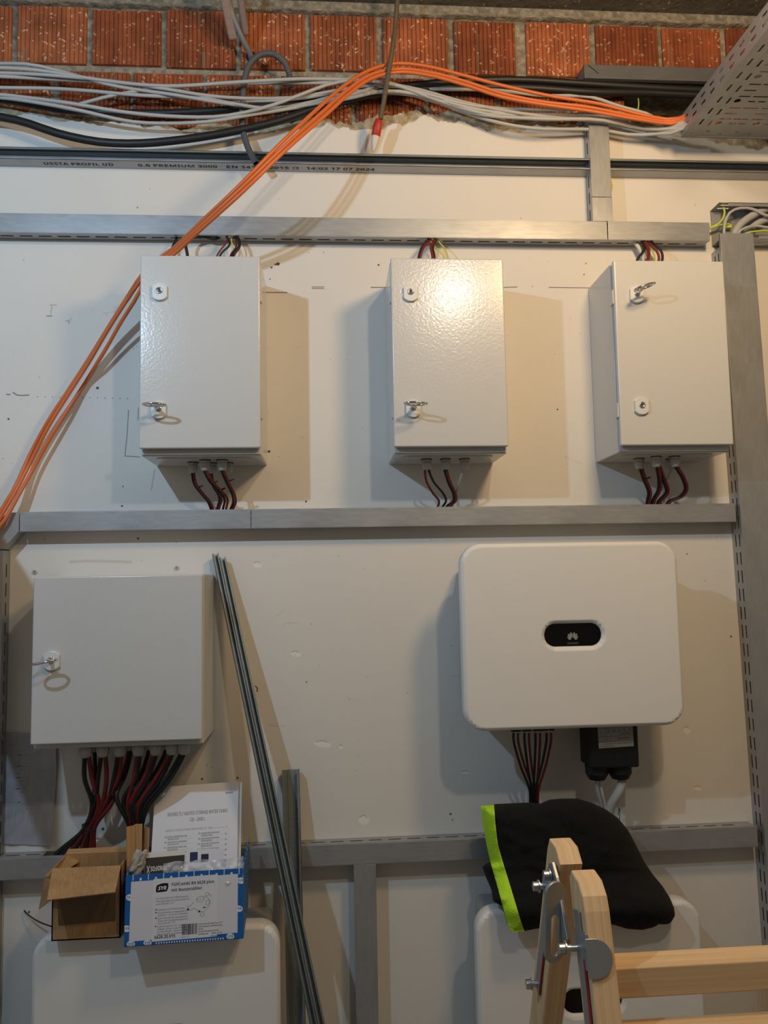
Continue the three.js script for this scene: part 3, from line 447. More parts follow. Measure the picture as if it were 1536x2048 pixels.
  const o2 = [[1352, 242, 0.105], [1290, 237, 0.095], [1180, 215, 0.095], [1080, 203, 0.09], [1000, 186, 0.09], [930, 163, 0.09], [860, 145, 0.09], [800, 138, 0.09], [745, 148, 0.115], [695, 180, 0.155], [645, 224, 0.205], [562, 299, 0.265], [478, 381, 0.275], [398, 455, 0.215], [346, 503, 0.158], [316, 525, 0.135], [294, 543, 0.127], [279, 564, 0.122], [250, 606, 0.10], [213, 664, 0.075], [178, 724, 0.055], [137, 788, 0.045], [98, 851, 0.04], [58, 930, 0.035], [30, 985, 0.06], [-2, 1040, 0.075]];
  const o3 = [[1352, 246, 0.108], [1290, 241, 0.10], [1180, 222, 0.1], [1080, 208, 0.1], [1000, 193, 0.097], [930, 170, 0.094], [860, 151, 0.094], [800, 144, 0.096], [745, 156, 0.12], [700, 186, 0.16], [650, 231, 0.21], [566, 305, 0.27], [484, 385, 0.28], [405, 456, 0.22], [352, 505, 0.162], [316, 534, 0.14], [290, 556, 0.13], [276, 590, 0.125], [244, 641, 0.09], [215, 692, 0.06], [195, 725, 0.045], [172, 763, 0.02], [137, 817, 0.03], [107, 864, 0.035], [68, 935, 0.035], [40, 985, 0.055], [6, 1045, 0.075]];
  [o1, o2, o3].forEach((o, k) => { const p = pts(o); const e = V3(1.1 + 0.013 * k, Y(1.345), 0.2); p.unshift(V3(e.x + 0.02, e.y - 0.01, 2.5), V3(e.x + 0.02, e.y - 0.01, 1.2), V3(e.x + 0.01, e.y - 0.005, 0.5), e); p.push(V3(-0.92 - 0.012 * k, Y(0.10), 0.072), V3(-0.925 - 0.012 * k, Y(-0.1), 0.064), V3(-0.925 - 0.012 * k, 0.8, 0.062), V3(-0.925 - 0.012 * k, 0.1, 0.062)); cable(p, 0.0052, M.orange, ['orange cable, the uppermost of three over the grey bundle', 'orange cable, the middle of three over the grey bundle', 'orange cable, the lowest of three over the grey bundle'][k], 'orange cables', 'orange_cable', 200); });
  // other bits at the top
  const rodTop = at(797, -20, 0.11), rod = pts([[794, 10, 0.11], [786, 90, 0.11], [776, 150, 0.11], [768, 200, 0.095], [761, 238, 0.075]]); rodTop.y = CEIL;
  const t = thing('hanging_rod', 'brown hanging wire rod with red and white taped end', 'rod');
  part('rod', tube([rodTop, ...rod], 0.0075, 60), M.rod, t);
  const a = at(758, 238, 0.07), b = at(749, 285, 0.055), c = at(746, 308, 0.05), dir = b.clone().sub(a);
  const red = new THREE.LatheGeometry([[0.0005, 0], [0.010, 0.002], [0.0135, 0.02], [0.0135, 0.05], [0.0005, 0.0505]].map((p) => new THREE.Vector2(...p)), 18), wt = new THREE.LatheGeometry([[0.013, 0], [0.0125, 0.018], [0.009, 0.034], [0.004, 0.048], [0.0005, 0.05]].map((p) => new THREE.Vector2(...p)), 18);
  const put = (g, p, d, shear) => { g.applyMatrix4(new THREE.Matrix4().makeShear(0, 0, shear, 0, 0, 0)); g.applyQuaternion(new THREE.Quaternion().setFromUnitVectors(V3(0, 1, 0), d.clone().normalize())); g.translate(p.x, p.y, p.z); return g; };
  part('red_tape', put(red, a, dir, 0), M.redTape, t); const aw = a.clone().add(dir.clone().normalize().multiplyScalar(0.046)); part('white_tape', put(wt, aw, c.clone().sub(aw), 0), M.whiteTape, t);
}
{ // corrugated conduit looping out of the brickwork
  const p = pts([[581, 172, -0.012], [579, 150, 0.03], [568, 124, 0.05], [545, 108, 0.05], [520, 110, 0.045], [499, 130, 0.04], [489, 162, 0.035], [486, 200, 0.03], [484, 236, 0.035], [488, 270, 0.05], [499, 302, 0.07], [513, 328, 0.085]]);
  const curve = new THREE.CatmullRomCurve3(p, false, 'centripetal'), n = 380, g = new THREE.TubeGeometry(curve, n, 0.0095, 14, false), q = g.attributes.position, c0 = V3(0, 0, 0);
  for (let i = 0; i <= n; i++) { curve.getPointAt(i / n, c0); const rib = i / n < 0.74 ? (i % 4 < 2 ? 1 : 0.84) : 1; for (let j = 0; j <= 14; j++) { const k = i * 15 + j, v = V3(q.getX(k), q.getY(k), q.getZ(k)).sub(c0).multiplyScalar(rib).add(c0); q.setXYZ(k, v.x, v.y, v.z); } }
  g.computeVertexNormals(); solo('corrugated_conduit', g, M.conduit, 'dark grey corrugated conduit looping out of the brick wall', 'conduit');
  const t = thing('conduit_pipe', 'grey conduit entering a hole in the bricks between foam strips', 'conduit');
  const hole = at(502, 113, -0.01), up = at(452, -40, 0.1); up.y = Math.min(up.y, CEIL);
  part('pipe', tube([V3(up.x, CEIL, 0.13), at(462, 20, 0.085), at(485, 78, 0.04), at(500, 108, 0.004), V3(hole.x + 0.004, hole.y - 0.02, -0.05)], 0.0085, 50), M.pipeGrey, t).material = std({ color: lin(0.2, 0.2, 0.2), roughness: 0.5 });
  const ring = cyl(0.0155, 0.0155, 0.004, 24); ring.rotateX(Math.PI / 2); ring.translate(hole.x, hole.y, -0.0098); part('drill_hole', ring, M.gap, t);
  const strip = (x, y, x2, y2, z, z2, w) => { const a = at(x, y, z), b = at(x2, y2, z2); const L = a.distanceTo(b), g2 = new RoundedBoxGeometry(w, L, 0.02, 3, 0.007); const q2 = new THREE.Quaternion().setFromUnitVectors(V3(0, -1, 0), b.clone().sub(a).normalize()); g2.applyQuaternion(q2); g2.translate((a.x + b.x) / 2, (a.y + b.y) / 2, (a.z + b.z) / 2); return g2; };
  part('foam_strip', strip(443, -34, 467, 80, 0.13, 0.035, 0.028), M.foam, t); part('foam_strip', strip(476, -34, 492, 70, 0.14, 0.035, 0.02), M.foam, t);
}
{ // green-yellow earth wires near the ducts
  cable(pts([[1218, 352, 0.03], [1223, 365, 0.035], [1224, 378, 0.035], [1219, 390, 0.03]]), 0.0022, M.earth, 'thin green wire beside the short vertical duct', undefined, 'earth_wire', 24);
  cable([at(1272, 200, -0.08), at(1276, 195, 0.0), at(1277, 212, 0.03), at(1274, 228, 0.04)], 0.002, M.earth, 'yellow green wire in the dark wall opening above the orange cables', undefined, 'earth_wire', 24);
}
{ // tubes in the open tray at the right
  const T = [
    [[[1462, 485, 0.03], [1478, 452, 0.035], [1510, 428, 0.035], [1545, 414, 0.03], [1600, 408, 0.03]], 0.0115, M.pipeGrey, 'thick grey tube curving up out of the wide vertical duct', 'grey_tube'],
    [[[1474, 490, 0.02], [1500, 458, 0.025], [1530, 440, 0.025], [1600, 432, 0.025]], 0.0105, M.pipeGrey, 'second thick grey tube below the first in the open tray', 'grey_tube'],
    [[[1449, 485, 0.048], [1449, 450, 0.05], [1460, 425, 0.05], [1482, 416, 0.05], [1505, 418, 0.05], [1530, 430, 0.048], [1600, 440, 0.04]], 0.0042, M.greyCable, 'thin pale cable arching over the grey tubes in the open tray', 'grey_cable'],
    [[[1470, 480, 0.048], [1480, 462, 0.05], [1505, 452, 0.05], [1536, 455, 0.048], [1600, 462, 0.04]], 0.004, M.greyCable, 'thin pale cable leaving the wide duct to the right', 'grey_cable'],
    [[[1476, 482, 0.045], [1490, 468, 0.047], [1520, 462, 0.045], [1600, 466, 0.04]], 0.003, M.earth, 'green yellow wire along the bottom of the open tray', 'earth_wire'],
    [[[1447, 414, 0.03], [1449, 428, 0.04], [1440, 445, 0.04], [1428, 452, 0.035], [1412, 456, 0.025]], 0.003, M.earth, 'green yellow wire arching down into the upper duct end', 'earth_wire'],
    [[[1460, 448, 0.02], [1440, 450, 0.035], [1425, 455, 0.035], [1412, 462, 0.025]], 0.003, M.earth, 'green yellow wire lying flat beside the upper duct end', 'earth_wire'],
  ];
  for (const [l, r, m, lab, nm] of T) { const p = pts(l); if (l[l.length - 1][0] >= 1600) p.push(V3(XR - 0.01, p[p.length - 1].y, 0.03)); cable(p, r, m, lab, undefined, nm, 60); }
  const cl = thing('earth_clamp', 'small brass earth clamp in the open tray', 'clamp'), q = at(1458, 452, 0.02); part('block', rbox(q.x - 0.008, q.x + 0.008, q.y - 0.006, q.y + 0.006, 0.001, 0.022, 0.001, 1), M.earth, cl); const sc = cyl(0.004, 0.004, 0.006, 10); sc.rotateX(Math.PI / 2); sc.translate(q.x + 0.002, q.y + 0.008, 0.02); part('screw', sc, M.bolt, cl);
}
// wires above and below the wall boxes
const C = { k: M.blackCable, r: M.redCable, g: M.greyCable, y: M.earth, w: M.sheath };
const colourName = { k: 'black', r: 'dark red', g: 'grey', y: 'yellow green', w: 'white' };
const nth = ['first', 'second', 'third', 'fourth', 'fifth', 'sixth', 'seventh', 'eighth', 'ninth', 'tenth', 'eleventh', 'twelfth', 'thirteenth'];
function wires(list, r, where, group) {
  for (const [c, l, rad] of list) { const same = list.filter((w) => w[0] === c).map((w) => w[1]), k = same.slice().sort((a, b) => a[0][0] - b[0][0] || a[1][0] - b[1][0]).indexOf(l);
    cable(pts(l), rad ?? r, C[c], same.length > 1 ? `${nth[k]} ${colourName[c]} wire from the left ${where}` : `${colourName[c]} wire ${where}`, group, 'wire', 40); }
}
wires([
  ['k', [[384, 560, 0.06], [374, 505, 0.06], [372, 488, 0.055], [382, 477, 0.045], [405, 473, 0.035], [430, 478, 0.03], [445, 470, 0.025]], 0.0045],
  ['k', [[470, 545, 0.09], [466, 512, 0.07], [478, 494, 0.06], [477, 478, 0.045], [466, 470, 0.03]], 0.0045],
  ['r', [[466, 545, 0.08], [461, 512, 0.06], [472, 494, 0.05], [472, 480, 0.04], [462, 470, 0.025]], 0.0025],
  ['r', [[424, 550, 0.08], [436, 508, 0.06], [452, 486, 0.05], [455, 476, 0.04], [450, 468, 0.02]], 0.0025],
  ['k', [[430, 550, 0.08], [442, 508, 0.06], [459, 490, 0.05], [456, 478, 0.04], [448, 468, 0.02]], 0.003],
  ['y', [[470, 548, 0.05], [467, 498, 0.045], [463, 482, 0.04], [464, 470, 0.025]], 0.0018],
  ['k', [[356, 560, 0.04], [344, 508, 0.04], [344, 498, 0.035], [352, 480, 0.025], [356, 470, 0.02]], 0.004],
], 0.003, 'between the left tall box and the upper duct', 'wires above the left tall box');
wires([
  ['r', [[834, 560, 0.06], [841, 512, 0.06], [847, 495, 0.055], [858, 482, 0.04], [866, 472, 0.025]], 0.004], ['k', [[829, 560, 0.055], [838, 510, 0.055], [844, 494, 0.05], [856, 480, 0.035], [864, 472, 0.02]], 0.003],
  ['r', [[864, 555, 0.07], [865, 512, 0.065], [862, 496, 0.06], [868, 482, 0.045], [872, 472, 0.025]], 0.004], ['k', [[868, 555, 0.065], [869, 512, 0.06], [866, 496, 0.055], [871, 482, 0.04], [874, 472, 0.02]], 0.003],
  ['y', [[900, 555, 0.06], [896, 514, 0.05], [890, 498, 0.045], [878, 484, 0.035], [872, 472, 0.02]], 0.002], ['y', [[896, 555, 0.05], [886, 512, 0.045], [872, 496, 0.04], [862, 484, 0.035], [860, 472, 0.02]], 0.0018],
], 0.003, 'between the middle tall box and the upper duct', 'wires above the middle tall box');
wires([
  ['k', [[1258, 560, 0.06], [1276, 517, 0.06], [1288, 500, 0.055], [1286, 488, 0.045], [1278, 475, 0.02]], 0.0038], ['r', [[1276, 560, 0.07], [1296, 517, 0.07], [1297, 502, 0.06], [1290, 488, 0.045], [1282, 475, 0.02]], 0.0048], ['r', [[1300, 560, 0.06], [1318, 517, 0.06], [1312, 500, 0.055], [1300, 488, 0.045], [1288, 475, 0.02]], 0.0038],
  ['k', [[1306, 560, 0.065], [1325, 517, 0.065], [1321, 500, 0.06], [1308, 488, 0.05], [1292, 475, 0.02]], 0.0038], ['w', [[1290, 560, 0.03], [1288, 520, 0.03], [1280, 500, 0.03], [1270, 484, 0.025], [1266, 475, 0.02]], 0.006], ['y', [[1298, 560, 0.05], [1310, 517, 0.05], [1305, 502, 0.045], [1298, 490, 0.04], [1290, 475, 0.02]], 0.002],
], 0.003, 'between the right tall box and the upper duct', 'wires above the right tall box');
const pair = (l, d = 4) => [['r', l.map(([x, y, z]) => [x + d / 2, y, z + 0.002])], ['k', l.map(([x, y, z]) => [x - d / 2, y, z - 0.002])]];
wires([
  ...pair([[386, 930, 0.085], [386, 946, 0.085], [390, 967, 0.08], [404, 987, 0.06], [418, 1004, 0.045], [424, 1020, 0.03], [426, 1040, 0.02]]),
  ...pair([[410, 925, 0.125], [411, 940, 0.125], [421, 961, 0.115], [438, 980, 0.085], [452, 998, 0.055], [449, 1018, 0.035], [446, 1040, 0.022]], 6),
  ...pair([[424, 935, 0.07], [422, 950, 0.07], [428, 972, 0.065], [438, 988, 0.05], [441, 1000, 0.04], [436, 1018, 0.028], [434, 1040, 0.02]]),
  ...pair([[444, 925, 0.125], [445, 940, 0.125], [455, 964, 0.11], [466, 987, 0.08], [469, 1004, 0.05], [463, 1020, 0.03], [460, 1040, 0.02]], 5),
], 0.0033, 'hanging from the bottom of the left tall box', 'wires below the left tall box');
wires([
  ['r', [[852, 925, 0.11], [850, 938, 0.11], [852, 960, 0.1], [865, 985, 0.07], [878, 1003, 0.04], [874, 1018, 0.025], [872, 1035, 0.02]]], ['k', [[855, 925, 0.11], [857, 938, 0.11], [867, 963, 0.095], [887, 988, 0.065], [892, 1002, 0.045], [884, 1016, 0.028], [880, 1035, 0.02]]],
  ...pair([[891, 925, 0.11], [891, 938, 0.11], [899, 966, 0.095], [909, 988, 0.06], [909, 1002, 0.045], [895, 1014, 0.028], [890, 1035, 0.02]], 5), ['g', [[928, 925, 0.11], [926, 938, 0.11], [918, 966, 0.09], [912, 988, 0.05], [906, 1006, 0.035], [900, 1035, 0.02]], 0.003],
], 0.0033, 'hanging from the bottom of the middle tall box', 'wires below the middle tall box');
wires([
  ...pair([[1279, 925, 0.09], [1281, 934, 0.09], [1289, 958, 0.075], [1299, 985, 0.05], [1296, 1004, 0.03], [1294, 1030, 0.02]], 5), ...pair([[1312, 920, 0.12], [1314, 930, 0.12], [1319, 956, 0.1], [1318, 980, 0.065], [1306, 1004, 0.03], [1302, 1030, 0.02]], 5), ...pair([[1314, 922, 0.115], [1318, 934, 0.115], [1327, 958, 0.095], [1334, 985, 0.06], [1318, 1004, 0.03], [1314, 1030, 0.02]], 5),
  ...pair([[1349, 920, 0.12], [1351, 930, 0.12], [1366, 955, 0.1], [1372, 978, 0.075], [1362, 993, 0.05], [1338, 1004, 0.03], [1332, 1030, 0.02]], 5), ['g', [[1343, 925, 0.075], [1343, 938, 0.075], [1334, 957, 0.06], [1330, 978, 0.045], [1328, 1004, 0.03], [1326, 1030, 0.02]], 0.003],
], 0.0038, 'hanging from the bottom of the right tall box', 'wires below the right tall box');
for (const [px, py, z, w] of [[396, 975, 0.07, 'leftmost, below the left tall box'], [426, 966, 0.108, 'second from left, below the left tall box'], [441, 980, 0.078, 'third from left, below the left tall box'], [458, 962, 0.107, 'rightmost, below the left tall box'], [1290, 958, 0.074, 'on the left wires below the right tall box'], [1320, 960, 0.095, 'on the middle wires below the right tall box']]) { const p = at(px, py, z), g = G([(() => { const t = new THREE.TorusGeometry(0.0068, 0.0016, 6, 18); t.rotateX(Math.PI / 2); return t; })(), box(0.006, 0.015, -0.002, 0.002, 0.002, 0.006)]); g.rotateZ(0.3); g.translate(p.x, p.y, p.z); solo('cable_tie', g, M.black, `small black cable tie ${w}`, 'cable tie', 'small cable ties below the tall boxes'); }
{ // thick wires under the square cabinet, gathered into two bunches
  const W = [];
  const one = (c, s, m1, m2, p, e, z = 0.12) => W.push([c, [[s, 1476, z], [s, 1500, z], [m1, 1556, z - 0.01], [m2, 1608, 0.085], [p, 1654, 0.06], [e, 1708, 0.035], [e - 12, 1726, 0.025]]]);
  const L = [[170, 169, 184, 170, 122], [177, 184, 197, 176, 136], [203, 196, 190, 174, 146], [210, 213, 204, 179, 158], [237, 228, 214, 183, 168], [243, 236, 210, 187, 178], [189, 190, 186, 172, 112], [258, 243, 222, 190, 186]];
  L.forEach((l, i) => one(i % 2 ? 'r' : 'k', ...l, i > 5 ? 0.07 : 0.12));
  const two = (c, s, m1, y1, m2, y2, e, z = 0.12) => W.push([c, [[s, 1476, z], [s, 1500, z], [m1, y1, z - 0.005], [m2, y2, 0.1], [e, 1650, 0.08], [e + 6, 1700, 0.04], [e + 8, 1730, 0.025]]]);
  two('k', 262, 250, 1550, 233, 1592, 258, 0.07); two('r', 276, 268, 1555, 256, 1604, 262); two('k', 280, 272, 1556, 247, 1600, 264); two('k', 298, 280, 1556, 262, 1602, 267, 0.07); two('r', 310, 288, 1556, 262, 1606, 270); two('k', 314, 296, 1556, 268, 1608, 272); two('k', 332, 304, 1556, 272, 1606, 274, 0.07); two('r', 342, 312, 1556, 276, 1612, 276); two('k', 346, 322, 1556, 284, 1608, 278); two('k', 364, 334, 1556, 292, 1610, 281); two('k', 370, 342, 1556, 298, 1612, 284);
  wires(W, 0.0058, 'dropping from the bottom of the square cabinet', 'wires below the square cabinet');
  const p = at(178, 1655, 0.06), g = new THREE.TorusGeometry(0.0185, 0.0022, 6, 24); g.scale(1, 1, 0.8); g.rotateX(Math.PI / 2); g.rotateZ(-0.45); g.translate(p.x, p.y, p.z); solo('cable_tie', g, M.black, 'black cable tie gathering the red and black wires below the square cabinet', 'cable tie');
  wires([0, 1, 2, 3].flatMap((k) => { const s = 1030 + k * 22, e = 1062 + k * 4; return [['k', [[s - 3, 1466, 0.12], [s - 3, 1480, 0.12], [s + (e - s) * 0.42 - 3, 1530, 0.11], [e - 3, 1580, 0.09], [e - 2, 1620, 0.075], [e - 2, 1690, 0.055]]], ['r', [[s + 6, 1466, 0.12], [s + 6, 1480, 0.12], [s + (e - s) * 0.42 + 5, 1530, 0.105], [e + 3, 1580, 0.088], [e + 2, 1620, 0.072], [e + 2, 1690, 0.055]]]]; }), 0.0034, 'below the upper inverter', 'wires below the upper inverter');
  cable(pts([[1246, 1560, 0.105], [1238, 1582, 0.105], [1222, 1612, 0.09], [1210, 1660, 0.07], [1204, 1690, 0.05]]), 0.0125, M.greyCable, 'thick grey cable under the black connector box', undefined, 'grey_cable', 40);
  cable(pts([[1192, 1560, 0.105], [1196, 1585, 0.1], [1203, 1620, 0.085], [1206, 1690, 0.055]]), 0.0045, M.greyCable, 'thin pale cable under the left nut of the connector box', undefined, 'grey_cable', 40);
  cable(pts([[1200, 1560, 0.1], [1204, 1585, 0.097], [1210, 1620, 0.08], [1212, 1690, 0.055]]), 0.004, M.sheath, 'second thin pale cable under the left nut of the connector box', undefined, 'grey_cable', 40);
  cable(pts([[48, 1821, 0.004], [56, 1829, 0.012], [75, 1842, 0.02], [104, 1853, 0.03], [130, 1858, 0.01]]), 0.0018, M.blackCable, 'thin black wire sticking out of the wall left of the cardboard box', undefined, 'wire', 30);
  cable(pts([[1236, 1630, 0.02], [1239, 1615, 0.03], [1239, 1640, 0.03], [1238, 1700, 0.03]]), 0.001, M.blackCable, 'hair thin black wire right of the thick grey cable', undefined, 'wire', 20);
}

// ---------------------------------------------------------------- leaning metal profiles
function channelGeo(w, d, L, lip = 0) {  // U section along +y, open towards +z, centred on x
  const t = 0.0012, s = [box(-w / 2, w / 2, 0, L, 0, t), box(-w / 2, -w / 2 + t, 0, L, 0, d), box(w / 2 - t, w / 2, 0, L, 0, d), box(-w * 0.2, w * 0.2, 0, L, 0, t + 0.0018)];
  if (lip) s.push(box(-w / 2, -w / 2 + lip, 0, L, d - t, d), box(w / 2 - lip, w / 2, 0, L, d - t, d)); return G(s);
}
function lean(o, foot, head, roll = 0) { o.position.copy(foot); o.quaternion.setFromUnitVectors(V3(0, 1, 0), head.clone().sub(foot).normalize()); o.rotateY(roll); }
{
  const p0 = at(430, 1110, 0.012), p1 = at(612, 1980, 0.235), k = (p1.y - 0.002) / (p0.y - p1.y), foot = p1.clone().add(p1.clone().sub(p0).multiplyScalar(k)), L = foot.distanceTo(p0);
  const put = (dx, dl, label, turn) => { const m = solo('drywall_profile', channelGeo(0.0165, 0.018, L - dl, 0.004), M.stud, label, 'metal profile'); lean(m, foot.clone().add(V3(dx, 0, 0)), p0.clone().add(V3(dx, 0, 0)), turn); };
  put(0, 0, 'long thin metal profile leaning left of its twin beside the square cabinet', 0.25); put(0.0175, 0.012, 'long thin metal profile leaning right of its twin beside the square cabinet', 0.25);
  const h = at(582, 1539, 0.012), q = at(590, 1900, 0.11), k2 = (q.y - 0.002) / (h.y - q.y), f2 = q.clone().add(q.clone().sub(h).multiplyScalar(k2));
  const st = solo('metal_stud', channelGeo(0.047, 0.024, f2.distanceTo(h), 0.006), M.stud, 'short wide metal stud leaning against the lower duct', 'metal profile'); lean(st, f2, h, 0);
}

// ---------------------------------------------------------------- things on the lower left inverter
const shelf = Y(-0.8525);
{ // brown carton with open flaps
  const t = thing('cardboard_carton', 'small open brown cardboard carton left of the blue box', 'cardboard box');
  const x0 = -0.677, x1 = -0.515, zf = 0.262, zb = 0.168, y0 = shelf + 0.0005, y1 = Y(-0.684), th = 0.003;
  const fl = (a, b, c, d, n = 'panel', m = M.card) => part(n, panel(a, b, c, d, th), m, t);
  const q = (x, y, z) => V3(x, y, z);
  fl(q(x0, y0, zf), q(x1, y0, zf), q(x1, y1, zf), q(x0, y1, zf)); fl(q(x1, y0, zb), q(x0, y0, zb), q(x0, y1, zb), q(x1, y1, zb));
  fl(q(x0, y0, zb), q(x0, y0, zf), q(x0, y1, zf), q(x0, y1, zb)); fl(q(x1, y0, zf), q(x1, y0, zb), q(x1, y1, zb), q(x1, y1, zf)); fl(q(x0, y0, zb), q(x1, y0, zb), q(x1, y0, zf), q(x0, y0, zf));
  fl(at(94, 1800, 0.345), at(230, 1784, 0.345), q(x1, y1 + 0.001, zf + 0.002), q(x0, y1 + 0.001, zf + 0.002), 'front_flap');
  fl(at(90, 1752, 0.262), at(112, 1749, 0.264), q(x0 + 0.001, y1 + 0.001, zb), at(158, 1722, zb + 0.004), 'side_flap');
  fl(at(77, 1819, 0.25), at(106, 1797, 0.285), at(112, 1751, 0.266), at(90, 1754, 0.26), 'side_flap');
  fl(q(x0, y1 + 0.001, zb), q(x1, y1 + 0.001, zb), q(x1 + 0.01, y1 + 0.012, zb - 0.012), q(x0 + 0.002, y1 + 0.010, zb - 0.012), 'back_flap');
  const tp = part('packing_tape', panel(q(x0 + 0.016, y0 + 0.036, zf + 0.0012), q(x1 - 0.012, y0 + 0.04, zf + 0.0012), q(x1 - 0.012, y1 - 0.004, zf + 0.0012), q(x0 + 0.012, y1 - 0.006, zf + 0.0012), 0.0004), M.tapeBrown, t); void tp;
}
const blue = thing('blue_box', 'blue and white printed carton lid full of papers on the left inverter', 'cardboard box');
blue.position.set(-0.494, shelf + 0.0005, 0.312); blue.rotation.y = 0.047;
const BWd = 0.277, BHt = 0.162, BD = 0.2;
{
  const frontMap = canvas(1024, 576, (g, w, h) => {
    g.fillStyle = '#1560ad'; g.fillRect(0, 0, w, h);
    g.fillStyle = '#dfe8f2'; for (let k = 0; k < 8; k++) { g.fillRect(60 + k * 132, 0, 7, 46); g.fillRect(120 + k * 132, 26, 18, 22); }
    const badge = (x, y, s) => { g.fillStyle = '#e9eef4'; g.beginPath(); g.ellipse(x, y, 34 * s, 26 * s, 0.2, 0, 7); g.fill(); g.fillStyle = '#1560ad'; g.font = `bold ${30 * s}px sans-serif`; g.textAlign = 'center'; g.fillText('SYR', x, y + 10 * s); g.textAlign = 'left'; };
    badge(60, 556, 1); badge(200, 556, 1); badge(910, 552, 1); badge(20, 430, 1); badge(1004, 100, 1); badge(40, 180, 1); badge(985, 330, 1); for (let x = 270; x < 860; x += 22) { g.fillStyle = '#dfe8f2'; g.fillRect(x, 556, 10, 20); }
    g.save(); g.transform(1, -0.012, -0.01, 1, 0, 8); g.fillStyle = '#dcdde4'; g.fillRect(48, 46, 930, 482); g.fillStyle = '#e2e3ea'; g.fillRect(240, 38, 560, 506);
    g.fillStyle = '#15161c'; g.save(); g.translate(318, 114); g.beginPath(); g.moveTo(-48, -22); g.quadraticCurveTo(0, -44, 50, -34); g.quadraticCurveTo(60, 0, 40, 30); g.quadraticCurveTo(0, 36, -52, 34); g.quadraticCurveTo(-56, 0, -48, -22); g.fill(); g.fillStyle = '#fff'; g.font = 'italic bold 42px sans-serif'; g.textAlign = 'center'; g.fillText('SYR', -2, 17); g.restore();
    g.fillStyle = '#1b1c22'; g.textAlign = 'left'; g.font = 'bold 36px sans-serif'; g.fillText('FüllCombi BA 6628 plus', 398, 106, 372); g.fillText('mit Wasserzähler', 398, 152, 268);
    g.font = '19px sans-serif'; g.fillStyle = '#3a3b42'; let y = 205; for (const s of ['Zur automatischen Befüllung der', 'Heizungsanlage mit Systemtrenner BA', 'nach DIN EN 1717']) { g.fillText(s, 268, y, 290); y += 23; }
    y = 295; for (const [b, s] of [[1, 'Gehäuse aus Pressmessing'], [1, 'Druckminderer, Ausgangsdruck'], [0, 'zwischen 1 und 5 bar einstellbar'], [1, 'Systemtrenner BA vollumfassend'], [0, 'sichern, der Flüssigkeitskategorie 4'], [0, 'nach DIN EN 1717'], [1, 'Ausführung mit wm. und aut.'], [0, 'selbiger Absperrung, Manom.'], [0, 'Schmutzfänger, Ablauftrichter,'], [0, 'Wasserzähler und Meterset.']]) { if (b) { g.beginPath(); g.arc(272, y - 7, 6, 0, 7); g.fillStyle = '#111'; g.fill(); y += 3; } g.fillStyle = '#3a3b42'; g.fillText(s, 286, y, 260); y += 21; }
    g.strokeStyle = '#4a4b52'; g.lineWidth = 2.5; g.beginPath(); g.ellipse(652, 222, 34, 12, -0.2, 0, 7); g.stroke(); g.beginPath(); g.moveTo(620, 228); g.lineTo(624, 250); g.quadraticCurveTo(655, 262, 686, 240); g.lineTo(686, 216); g.stroke(); g.beginPath(); g.moveTo(600, 250); g.lineTo(560, 285); g.lineTo(548, 278); g.lineTo(540, 300); g.lineTo(566, 318); g.lineTo(600, 300); g.lineTo(640, 330); g.quadraticCurveTo(690, 345, 720, 300); g.quadraticCurveTo(752, 270, 726, 232); g.lineTo(690, 205); g.stroke(); g.beginPath(); g.ellipse(716, 262, 14, 22, 0.4, 0, 7); g.stroke(); g.beginPath(); g.arc(712, 195, 14, 0, 7); g.stroke(); g.beginPath(); g.moveTo(722, 190); g.lineTo(748, 204); g.lineTo(742, 222); g.stroke(); g.beginPath(); g.ellipse(672, 358, 18, 14, 0, 0, 7); g.stroke(); g.fillStyle = '#2a2a2f'; g.beginPath(); g.arc(548, 306, 9, 0, 7); g.fill(); g.fillRect(676, 296, 24, 8); g.beginPath(); g.arc(645, 330, 9, 0, 7); g.fill();
    let bx = 498; g.fillStyle = '#16161a'; while (bx < 628) { const bw = rr(2, 7); g.fillRect(bx, 424, bw, 86); bx += bw + rr(2, 6); }
    g.font = 'bold 17px sans-serif'; g.fillStyle = '#3a3b42'; [['FüllCombi BA 6628 Plus, 1/2"', 440], ['vollautomatisch nachfüllend, Basis', 460], ['DN15', 480], ['27.04.SYR.6628.20.015', 500]].forEach(([s, yy]) => g.fillText(s, 636, yy, 210)); g.fillText('info@syr.de', 636, 520, 90); g.fillText('Made in EU', 752, 520, 96); g.fillText('www.syr.de', 745, 542, 105); g.font = '15px sans-serif'; g.fillText('Inhalt: 1/1', 492, 532); 
    g.fillStyle = '#14151a'; g.font = 'bold 36px sans-serif'; g.fillText('6628.20.015', 262, 524, 180); g.restore();
  });
  const sideMap = canvas(256, 256, (g, w, h) => { g.fillStyle = '#1a62aa'; g.fillRect(0, 0, w, h); g.strokeStyle = '#8fb2d4'; g.lineWidth = 5; for (let k = -6; k < 14; k++) { g.beginPath(); for (let j = 0; j <= 16; j++) g.lineTo(k * 40 + (j % 2) * 24, j * 16); g.stroke(); } });
  const mF = std({ map: frontMap, roughness: 0.55 }), mS = std({ map: sideMap, roughness: 0.6 }), mI = std({ color: lin(0.02, 0.11, 0.36), roughness: 0.6 }), q = V3, th = 0.002;
  part('front_panel', panel(q(0, 0, 0), q(BWd, 0, 0), q(BWd, BHt, 0), q(0.003, BHt, 0), th), mF, blue);
  part('side_panel', panel(q(BWd, 0, -0.001), q(BWd, 0, -BD), q(BWd + 0.004, BHt + 0.004, -BD), q(BWd, BHt, -0.001), th), mS, blue);
  part('side_panel', panel(q(0, 0, -BD), q(0, 0, -0.001), q(0.003, BHt, -0.001), q(0, BHt, -BD), th), mS, blue);
